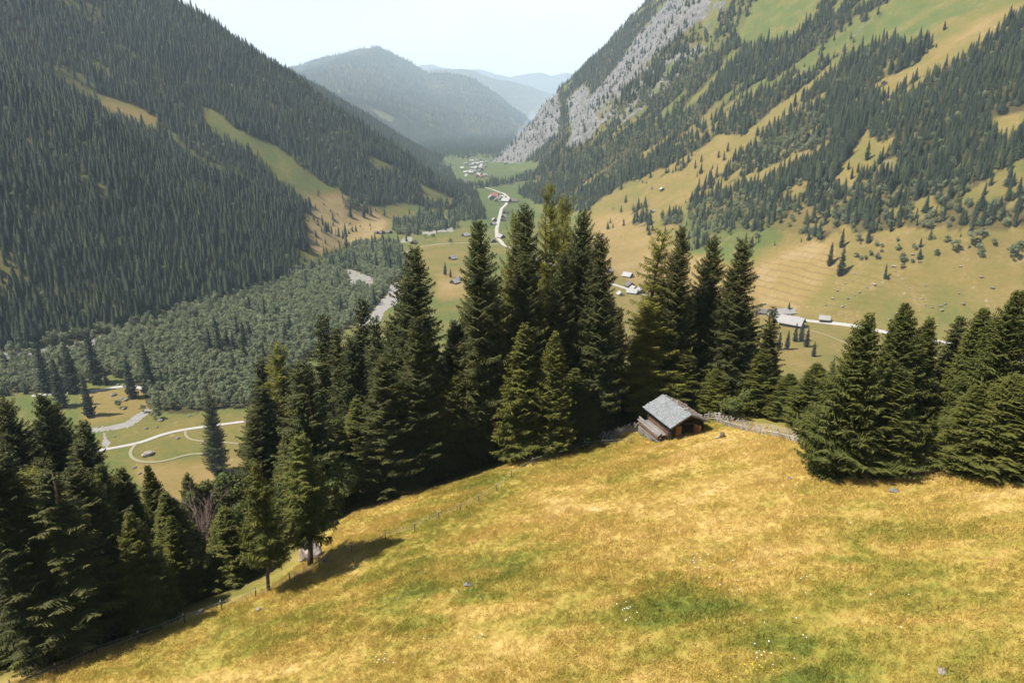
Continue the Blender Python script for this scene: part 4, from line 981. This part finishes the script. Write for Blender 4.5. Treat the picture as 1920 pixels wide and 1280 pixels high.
# ------------------------------------------------------------------ deciduous bushes on the near hill
def leafy(seed, H, R, mat, nclump=26, nleaf=150, ls=.16, trunk=True, squash=1.):
    rg = np.random.RandomState(seed); Q = []; tn = []
    for c in range(nclump):
        a = rg.uniform(0, 6.28); zz = rg.beta(2.2, 1.6); rr_ = R*math.sqrt(rg.uniform(.05,1))*(math.sin(math.pi*min(zz*.82+.14, 1))**.6)
        cc = np.array([math.cos(a)*rr_*.8, math.sin(a)*rr_*.8, H*(.18+.74*zz)]); cr = R*rg.uniform(.24,.42)
        d = rg.normal(size=(nleaf, 3)); d /= np.linalg.norm(d, axis=1)[:, None]; p = cc+d*cr*rg.uniform(.55,1.05,(nleaf,1))*np.array([1,1,.8*squash])
        nrm = d+rg.normal(size=(nleaf,3))*.5+np.array([0,0,.4]); nrm /= np.linalg.norm(nrm, axis=1)[:, None]
        u = np.cross(nrm, rg.normal(size=(nleaf,3))); u /= np.linalg.norm(u, axis=1)[:, None]; v = np.cross(nrm, u)
        s_ = ls*rg.uniform(.6,1.4,(nleaf,1)); Q.append(np.stack([p-u*s_, p-v*s_*.7, p+u*s_, p+v*s_*.7], 1)); tn.append(np.full(nleaf*4, rg.uniform(0,.5)))
    V = np.vstack(Q).reshape(-1, 3); me = mesh_np('crown', V, np.arange(len(V)).reshape(-1, 4), [mat])
    a_ = me.attributes.new('tone', 'FLOAT', 'POINT'); a_.data.foreach_set('value', np.concatenate(tn).astype(np.float32)); return me
def limbs(seed, H, mat, n=7, spread=.9):
    f = MB(); rg2 = random.Random(seed)
    f.tube([(0,0,-.4),(.1,0,H*.3),(0,.1,H*.75)], [H*.02+.04,H*.015+.03,.03], 7)
    for i in range(n):
        a = rg2.uniform(0,6.28); z = H*rg2.uniform(.12,.5); l = H*rg2.uniform(.3,.5)*spread
        f.tube([(0,0,z),(math.cos(a)*l*.5,math.sin(a)*l*.5,z+l*.5),(math.cos(a)*l*.8,math.sin(a)*l*.8,z+l*1.0)], [H*.01+.02,.03,.015], 5)
    return f.mesh('trunk', [mat], True)
BM = [(leafy(100+i, 6, 2.6, M_bush, 30, 190, .13), limbs(i, 6, M_bark)) for i in range(3)]
for i, (px, py, Y, Hh, R_, lab) in enumerate([(388,912,80,7,3.2,'round light green deciduous bush above the bare reddish shrub'),(425,905,84,8,3.,'round deciduous bush left of the slender meadow edge tree'),(350,930,76,6,2.4,'leafy bush below the small pointed spruce'),
      (455,960,72,6,2.4,'leafy shrub just left of the slender meadow edge tree'),(640,880,76,6,2.8,'bright leafy bush behind the tree by the boulder'),(1372,785,83,3.6,1.8,'bright leafy bush at the fence right behind the hut'),(1405,778,86,4.5,2.,'leafy bush behind the right fence near the hut'),(545,905,75,6,2.4,'leafy shrub between the two lower left trees')]):
    X = at(px, py, Y)[0]; Z = gz(X, Y); top = at(px, py-20, Y)[2]; Hh = max(Hh, min(top-Z, 12)); r = empty('deciduous_bush', (X, Y, Z), i, lab, 'bush', 'leafy bushes on the near hill')
    for n_, me in (('crown', BM[i%3][0]), ('trunk', BM[i%3][1])): o = link(n_, me, r); o.scale = (R_/2.6, R_/2.6, Hh/6)
# bare reddish shrub
f = MB(); rg = random.Random(21)
for i in range(16): limb(f, (0,0,0), (rg.uniform(-.5,.5), rg.uniform(-.5,.5), 1), rg.uniform(3.5,6), .05, 2)
X = at(398, 1000, 72)[0]; Z = gz(X, 72); o = link('bare_shrub', f.mesh('bare_shrub', [M_dead], True), None, (X, 70, gz(X,70)+1.5), 0, 'leafless reddish grey shrub among dark spruces at lower left', 'shrub')
o.location.z = at(398, 1010, 70)[2]-1.0
# ------------------------------------------------------------------ distant trees
def far_spruce(seed, H=22., R=3.3, tiers=9, pts=9):
    rg = np.random.RandomState(seed); V = []; F = []
    for k in range(tiers):
        t = k/tiers; z1 = H*(.06+.94*t); z2 = min(z1+H*.19*(1-.3*t), H); r = R*(1-t)**.85*rg.uniform(.85,1.15)+.25; a0 = rg.uniform(0, 6)
        o = len(V); V.append((rg.uniform(-.1,.1), rg.uniform(-.1,.1), z2+(.6 if k == tiers-1 else 0)))
        for j in range(pts*2):
            a = a0+math.pi*j/pts; rr_ = r*(1 if j % 2 == 0 else .52)*rg.uniform(.8,1.2); V.append((math.cos(a)*rr_, math.sin(a)*rr_, z1-(0 if j % 2 else .5)*rg.uniform(.4,1.6)+(.5 if j % 2 else 0)))
        for j in range(pts*2): F.append((o, o+1+j, o+1+(j+1) % (pts*2)))
    return np.array(V), np.array(F)
def far_leafy(seed, H=9., R=3.6, nc=9):
    rg = np.random.RandomState(seed); V = []; F = []
    for c in range(nc*44):
        k = c % nc; ra = np.random.RandomState(seed*50+k); a = ra.uniform(0,6.28); zz = ra.uniform(.25,.85); rr_ = R*.55*math.sqrt(ra.uniform(0,1)); cc = np.array([math.cos(a)*rr_, math.sin(a)*rr_, H*zz]); cr = R*ra.uniform(.4,.6)
        d = rg.normal(size=3); d /= np.linalg.norm(d); p = cc+d*cr*rg.uniform(.7,1.05); n = d+rg.normal(size=3)*.35; n /= np.linalg.norm(n); u = np.cross(n, rg.normal(size=3)); u /= np.linalg.norm(u); v = np.cross(n, u); s_ = R*.13*rg.uniform(.6,1.3)
        o = len(V); V += [p-u*s_, p+v*s_*.8, p+u*s_, p-v*s_*.8]; F.append((o,o+1,o+2,o+3))
    return np.array(V), np.array(F)
def fm(name, vf, mat):
    me = mesh_np(name, vf[0], vf[1], [mat]); return me
FS = [fm('spruce', far_spruce(i, 22, [5.2,4.3,5.6,4.7][i]), M_farspruce) for i in range(4)]
def snag(H=17.):
    f = MB(); rg2 = random.Random(3); f.tube([(0,0,-.5),(.1,0,H*.5),(.3,.1,H)], [.28,.18,.05], 5)
    for i in range(26):
        z = H*rg2.uniform(.25,.95); a = rg2.uniform(0,6.28); l = 2.2*(1.1-z/H); f.bar((0,0,z), (math.cos(a)*l, math.sin(a)*l, z-.3), .09)
    return f.mesh('snag', [M_dead])
M_farlarch = foliage('distant_larch', (.035,.044,.016), (.06,.064,.02), (.03,.042,.017), .02)
FS += [fm('larch', far_spruce(20+i, 21, [4.6,3.9][i], 8, 7), M_farlarch) for i in range(2)]+[fm('spruce', far_spruce(30+i, [16,25][i], [4.6,3.2][i], [6,11][i]), M_farspruce) for i in range(2)]+[snag()]
FD = [fm('birch', far_leafy(i, 9, 3.4), M_leaf) for i in range(4)]
MS = [conifer(900+i, 24, 3.9, M_farspruce, h0=.04, dz=.8, nb=7, tw=.55, tl=.5, tstep=.7, hang=1.2, gap=.05) for i in range(3)]
MD = [leafy(950+i, 9, 3.4, M_leaf, 16, 70, .34) for i in range(3)]
def cand(x0, x1, y0, y1, c, seed):
    rg = np.random.RandomState(seed); xs = np.arange(x0, x1, c); ys = np.arange(y0, y1, c); X, Y = np.meshgrid(xs, ys)
    X = X+rg.uniform(-.5,.5,X.shape)*c; Y = Y+rg.uniform(-.5,.5,Y.shape)*c; return X.ravel(), Y.ravel(), rg
TR = []
for (x0, x1, y0, y1, c, hs) in [(-1500,1500,420,1100,5.6,1.),(-1500,1500,1100,1720,6.6,1.),(-1200,900,1720,3250,9.5,1.05),(-3000,1200,3250,6300,19,1.3),(-6400,2600,6300,11400,36,1.8)]:
    X, Y, rg = cand(x0, x1, y0, y1, c, int(y0))
    Z = terrain(X, Y); px, py = project(X, Y, Z)
    ok = (px > -260) & (px < 2180) & (py > -140) & (py < 1100); X, Y, Z, px, py = X[ok], Y[ok], Z[ok], px[ok], py[ok]
    jx = 8*fbm(X/30, Y/30, 2, 3); jy = 6*fbm(X/30, Y/30, 2, 4)
    f_ = look(FOR, px+jx, py+jy).copy()
    # patchy clearings inside large woods on the right
    f_ = openings(X, Y, f_)
    nearhill = (Y < 420) | ((Z > 12) & (Y < 520) & (np.abs(X) < 350)); f_ = np.where(nearhill, 0, f_)
    # the slope behind M1/far ones all wooded
    ok = rg.uniform(size=len(X)) < f_
    X, Y, Z, px, py = X[ok], Y[ok], Z[ok], px[ok], py[ok]
    de = rg.uniform(size=len(X)) < np.where(look(DEC, px, py) > 0, look(DEC, px, py), np.where(Y < 1700, np.where(X > 0, .10, .03), 0))
    de &= (Y < 3000)
    h = np.where(de, rg.uniform(.7,1.25,len(X)), (.38+.68*rg.beta(2.2,1.7,len(X)))*hs*(1+.55*fbm(X/60, Y/60, 2, 9)))
    sc_ = look(FOR, px, py); h = np.where(sc_ < .3, h*rg.uniform(.3,1.05,len(h)), h)
    TR.append(np.stack([X, Y, Z, h, de.astype(float), px, py], 1))
TR = np.vstack(TR); print('distant trees', len(TR))
# terrain visibility from the camera
def visible(X, Y, Z):
    vis = np.ones(len(X), bool)
    for t in np.linspace(.1, .97, 26):
        vis &= terrain(X*t, Y*t) < CAMZ+(Z-CAMZ)*t
    return vis
hpx = np.where(TR[:,4] > 0, 9, 22)*TR[:,3]*FOC/np.hypot(TR[:,0], TR[:,1])
HE = np.array(HEROES); hx, hty = project(HE[:,0], HE[:,1], HE[:,2]+HE[:,3]); _, hby = project(HE[:,0], HE[:,1], HE[:,2]); hw_ = HE[:,4]*FOC/HE[:,1]*.8
def unhidden(px, py):
    v = np.ones(len(px), bool)
    for a, t_, b_, w_ in zip(hx, hty, hby, hw_):
        k = (py-t_)/max(b_-t_, 1); v &= ~((k > .03) & (k < 1) & (np.abs(px-a) < w_*k**.8+3))
    return v
vis = visible(TR[:,0], TR[:,1], TR[:,2]+8*TR[:,3])&unhidden(TR[:,5], TR[:,6]-hpx*.4)&(TR[:,5] > 5)&(TR[:,5] < 1915)&(TR[:,6] > 10)
# single trees whose feet can be read off the photograph
SG_ = [(170,780,702),(248,746,669),(282,729,640),(181,719,620),(200,722,689),(118,763,669),(88,735,640),(140,735,632),(395,664,612),(413,667,606),(430,665,615),(440,668,618),(460,662,601),(537,648,601),(470,640,600),
 (1508,319,289),(1770,57,38),(1733,94,57),(1722,110,75),(1596,336,312),(1608,324,303),(1643,403,353),(1625,300,262),(1347,296,280),(1303,316,299),(1315,304,288),(1364,285,265),(1555,497,454),(1576,516,460),(1577,464,427),(1478,588,566),(1409,464,440),(1307,467,439),(1628,449,427),(1670,434,413),(1665,524,512),(1725,464,445),(1590,318,300),(1700,110,98),(1755,90,80),(1650,330,300),
 (1502,640,600),(1490,640,605),(1512,650,612),(1475,655,618),(1460,655,622),(1525,668,640),(1440,660,628),(1650,690,655),(1670,680,650),(1560,700,670),(721,405,388),(681,408,392),(812,384,370),(690,400,385),(835,515,490),(845,520,503)]
SBU = [(269,773,757),(294,786,763),(1821,460,430),(1898,486,455),(1838,482,466),(1791,470,447),(1755,479,465),(1691,491,472),(1692,504,492),(1710,493,484),(1683,469,455),(1604,484,472),(1622,487,477),(1645,486,472),(1630,480,468),(1653,464,455),(1842,445,425),(1862,460,446),(1912,468,448),(1143,510,502),(798,447,438),(812,449,437),(844,456,445),(350,742,732),(223,765,748),(1614,487,478),(1775,456,440),(1740,430,410)]
cnt = {'s': len([h for h in HEROES]), 'd': 0}
def region(px, py, dec):
    k = 'round leafy tree' if dec else 'dark spruce'
    if px < 330 and py > 600: return k+' on the valley floor at left near the pasture road'
    if px < 620 and py > 470: return k+(' in the pale birch wood of the left valley floor' if dec else ' at the left valley floor by the birch wood' if py > 560 else ' at the foot of the shaded left slope')
    if px < 620: return k+' in the dense forest on the shaded left slope'
    if px < 1000 and py > 440: return k+' along the gravel river in the valley'
    if px < 1000: return k+' in the middle of the valley beyond the river'
    if py < 300: return k+' high on the sunny right slope below the meadows'
    if py < 460: return k+' on the lower wooded part of the sunny right slope'
    if py < 580: return k+' scattered on the grazed right slope'
    return k+' by the farm buildings and road right of the hut trees'
def single(px, py, ty, dec, i):
    p = hit(px, py, 130)
    if p is None: return
    X, Y, Z = p; H = at(px, ty, Y)[2]-Z; H = max(H, 2.5)
    me = (MD if dec else MS)[i % 3]; nm = 'leafy_tree' if dec else 'spruce_tree'; H0 = 9. if dec else 24.
    o = link(nm, me, None, (X, Y, Z-.2), i*1.7); w_ = H/H0*(1.15 if H < 14 else 1.0); o.scale = (w_, w_, H/H0)
    o['label'] = region(px, py, dec); o['category'] = 'tree'; o['group'] = 'distant '+region(px, py, dec); cnt['d' if dec else 's'] += 1
for i, (a, b, c) in enumerate(SG_): single(a, b, c, False, i)
for i, (a, b, c) in enumerate(SBU): single(a, b, c, True, i)
order = np.argsort(-np.where(vis, hpx, 0)); used = np.zeros(len(TR), bool)
for i in order:
    if cnt['s'] >= 298 and cnt['d'] >= 298: break
    if not vis[i]: break
    dec = TR[i,4] > 0; key = 'd' if dec else 's'
    if cnt[key] >= 298: continue
    X, Y, Z, h = TR[i,:4]; me = (MD if dec else MS)[i % 3]; o = link('leafy_tree' if dec else 'spruce_tree', me, None, (X, Y, Z-.3), float(i % 63)/10)
    k = h*(1. if dec else 22/24.); o.scale = (k*(1 if dec else .92), k*(1 if dec else .92), k); lb = region(TR[i,5], TR[i,6], dec); o['label'] = lb; o['category'] = 'tree'; o['group'] = 'distant '+lb
    used[i] = True; cnt[key] += 1
print(cnt)
TR = TR[~used]
def scatter(name, P, rot, scl, idx, meshes, label=None, kind='stuff', tilt=None):
    col = bpy.data.collections.new(name+'_kinds')
    for i, m in enumerate(meshes): o = bpy.data.objects.new('%s_kind_%02d' % (name, i), m); col.objects.link(o)
    me = bpy.data.meshes.new(name); me.vertices.add(len(P)); me.vertices.foreach_set('co', np.asarray(P, np.float32).ravel())
    R = np.zeros((len(P), 3), np.float32); R[:,2] = rot
    if tilt is not None: R[:,:2] = tilt
    SC = np.asarray(scl, np.float32); SC = SC if SC.ndim == 2 else np.repeat(SC[:, None], 3, 1)
    for nm, ty, dat in (('rot', 'FLOAT_VECTOR', R), ('scl', 'FLOAT_VECTOR', SC)): a = me.attributes.new(nm, ty, 'POINT'); a.data.foreach_set('vector', dat.ravel())
    a = me.attributes.new('idx', 'INT', 'POINT'); a.data.foreach_set('value', np.asarray(idx, np.int32))
    o = link(name, me, kind=kind, label=label)
    if label: o['category'] = name.replace('_', ' ')
    g = bpy.data.node_groups.new(name, 'GeometryNodeTree'); g.interface.new_socket('Geometry', in_out='INPUT', socket_type='NodeSocketGeometry'); g.interface.new_socket('Geometry', in_out='OUTPUT', socket_type='NodeSocketGeometry')
    N = g.nodes.new; gi = N('NodeGroupInput'); go = N('NodeGroupOutput'); ip = N('GeometryNodeInstanceOnPoints'); ci = N('GeometryNodeCollectionInfo')
    ci.inputs['Collection'].default_value = col; ci.inputs['Separate Children'].default_value = True; ci.inputs['Reset Children'].default_value = True; ip.inputs['Pick Instance'].default_value = True
    def na(n_, t): x = N('GeometryNodeInputNamedAttribute'); x.data_type = t; x.inputs['Name'].default_value = n_; return x.outputs['Attribute']
    g.links.new(gi.outputs[0], ip.inputs['Points']); g.links.new(ci.outputs[0], ip.inputs['Instance']); g.links.new(na('idx', 'INT'), ip.inputs['Instance Index'])
    g.links.new(na('rot', 'FLOAT_VECTOR'), ip.inputs['Rotation']); g.links.new(na('scl', 'FLOAT_VECTOR'), ip.inputs['Scale']); g.links.new(ip.outputs[0], go.inputs[0])
    md = o.modifiers.new('scatter', 'NODES'); md.node_group = g; return o
rg = np.random.RandomState(4)
for nm, sel, ms, lab in (('spruce_forest', TR[:,4] == 0, FS, 'dense far spruce forest covering the valley slopes'), ('birch_wood', TR[:,4] > 0, FD, 'pale green leafy wood covering the valley floor and shrubs on slopes')):
    q = TR[sel]; n = len(q); s_ = q[:,3]; w_ = s_*rg.uniform(.8,1.25,n)
    scatter(nm, np.c_[q[:,0], q[:,1], q[:,2]-.3], rg.uniform(0,6.28,n), np.c_[w_, w_, s_], (rg.choice(9, n, p=[.17,.17,.15,.15,.05,.05,.13,.11,.02]) if nm == 'spruce_forest' else rg.randint(0, 4, n)), ms, lab, tilt=rg.normal(size=(n,2))*.03)
# ------------------------------------------------------------------ grass, herbs and flowers of the near meadow
def tuft(seed, n, h, spread, w, mat, lean=.5):
    rg = np.random.RandomState(seed); a = rg.uniform(0,6.28,n); r = spread*np.sqrt(rg.uniform(0,1,n)); x, y = r*np.cos(a), r*np.sin(a); hh = h*rg.uniform(.5,1.25,n)
    b = rg.uniform(0,6.28,n); l = lean*rg.uniform(.2,1.2,n)*hh; c = rg.uniform(0,6.28,n); ux, uy = np.cos(c)*w, np.sin(c)*w
    P0 = np.stack([x-ux, y-uy, 0*x-.03], 1); P1 = np.stack([x+ux, y+uy, 0*x-.03], 1); P2 = np.stack([x+l*np.cos(b)*.5+ux*.7, y+l*np.sin(b)*.5+uy*.7, hh*.65], 1); P3 = np.stack([x+l*np.cos(b), y+l*np.sin(b), hh], 1)
    V = np.stack([P0, P1, P2, P3], 1).reshape(-1, 3); return mesh_np('tuft', V, np.arange(len(V)).reshape(-1, 4), [mat])
def blade_mat():
    T = NT('grass_blades', .7, .15); oi = T.n('ShaderNodeObjectInfo'); c = meadow_colour(T, oi.outputs['Location'])
    c = T.mixc(1., c, (1.6,1.6,1.6), 'MULTIPLY'); c = T.mixc(T.math('MULTIPLY', oi.outputs['Random'], .35), c, T.mixc(.5, c, (.45,.32,.13)))
    T.col(c); tr = T.n('ShaderNodeBsdfTranslucent'); T.l(c, tr.inputs['Color']); mx = T.n('ShaderNodeMixShader'); mx.inputs[0].default_value = .45
    T.l(T.b.outputs[0], mx.inputs[1]); T.l(tr.outputs[0], mx.inputs[2]); T.l(mx.outputs[0], T.t.nodes['Material Output'].inputs['Surface']); return T.m
M_blade = blade_mat()
rg = np.random.RandomState(8); N_ = 225000
Xg = rg.uniform(-85, 125, N_); Yg = rg.uniform(20, 100, N_)
Zg = plane(Xg, Yg); px, py = project(Xg, Yg, Zg); d = outside(Xg, Yg); ok = (px > -600) & (px < 2650) & (py < 1420) & (d < 2.5) & (np.hypot(Xg-HUT[0], Yg-HUT[1]) > 2.4)
Xg, Yg = Xg[ok], Yg[ok]; Zg = terrain(Xg, Yg); n = len(Xg)
TU = [tuft(i, 30, .15, .38, .017, M_blade, 1.) for i in range(4)]+[tuft(9, 14, .27, .25, .012, M_blade, 1.)]
pn = fbm(Xg/5, Yg/3, 3, 14)
scatter('grass', np.c_[Xg, Yg, Zg], rg.uniform(0,6.28,n), rg.uniform(.6,1.25,n)*(1+.7*pn), rg.randint(0,5,n), TU); print('tufts', n)
# a few flower heads
def flower(mat, h=.28, r=.035):
    f = MB(); f.tube([(0,0,0),(.02,0,h)], .008, 4); k = 8; V = [(math.cos(6.283*i/k)*r, math.sin(6.283*i/k)*r, h+.01*(i%2)) for i in range(k)]+[(0,0,h+.03)]
    f.add(V, [(i, (i+1) % k, k) for i in range(k)], 1); return f.mesh('flower', [M_bush, mat])
T = NT('white_petals', .7); M_wp = T.col((.8,.8,.76)); T = NT('yellow_petals', .7); M_yp = T.col((.75,.55,.03))
fx = []
for px, py, sx, sy, k, m in [(1340,1070,60,30,14,0),(1300,1050,20,10,8,0),(900,1195,20,8,5,0),(1170,1150,30,25,12,0),(1440,1220,60,25,12,0),(1420,1250,30,12,12,1),(720,1240,40,10,8,0),(1500,1130,200,90,14,0),(760,1100,150,80,10,0),(1340,1265,30,10,6,1)]:
    for j in range(k):
        x, y = onplane(px+rg.normal()*sx*.6, min(py+rg.normal()*sy*.6, 1290)); fx.append((x, y, gz(x, y), m))
fx = np.array(fx); scatter('wild_flowers', fx[:,:3]+np.array([0,0,.05]), rg.uniform(0,6,len(fx)), rg.uniform(.8,1.4,len(fx)), fx[:,3], [flower(M_wp), flower(M_yp)])
# ------------------------------------------------------------------ haze over the whole valley
f = MB(); f.box((0, 15000, 840), (80000, 31200, 1800))
T = NT('haze'); mt = T.m; mt.node_tree.nodes.remove(T.b); pv = mt.node_tree.nodes.new('ShaderNodeVolumePrincipled')
pv.inputs['Color'].default_value = (.64,.82,1,1); pv.inputs['Density'].default_value = HAZE_DENSITY; pv.inputs['Anisotropy'].default_value = .0
mt.node_tree.links.new(pv.outputs[0], mt.node_tree.nodes['Material Output'].inputs['Volume'])
link('haze', f.mesh('haze', [mt]), kind='stuff')
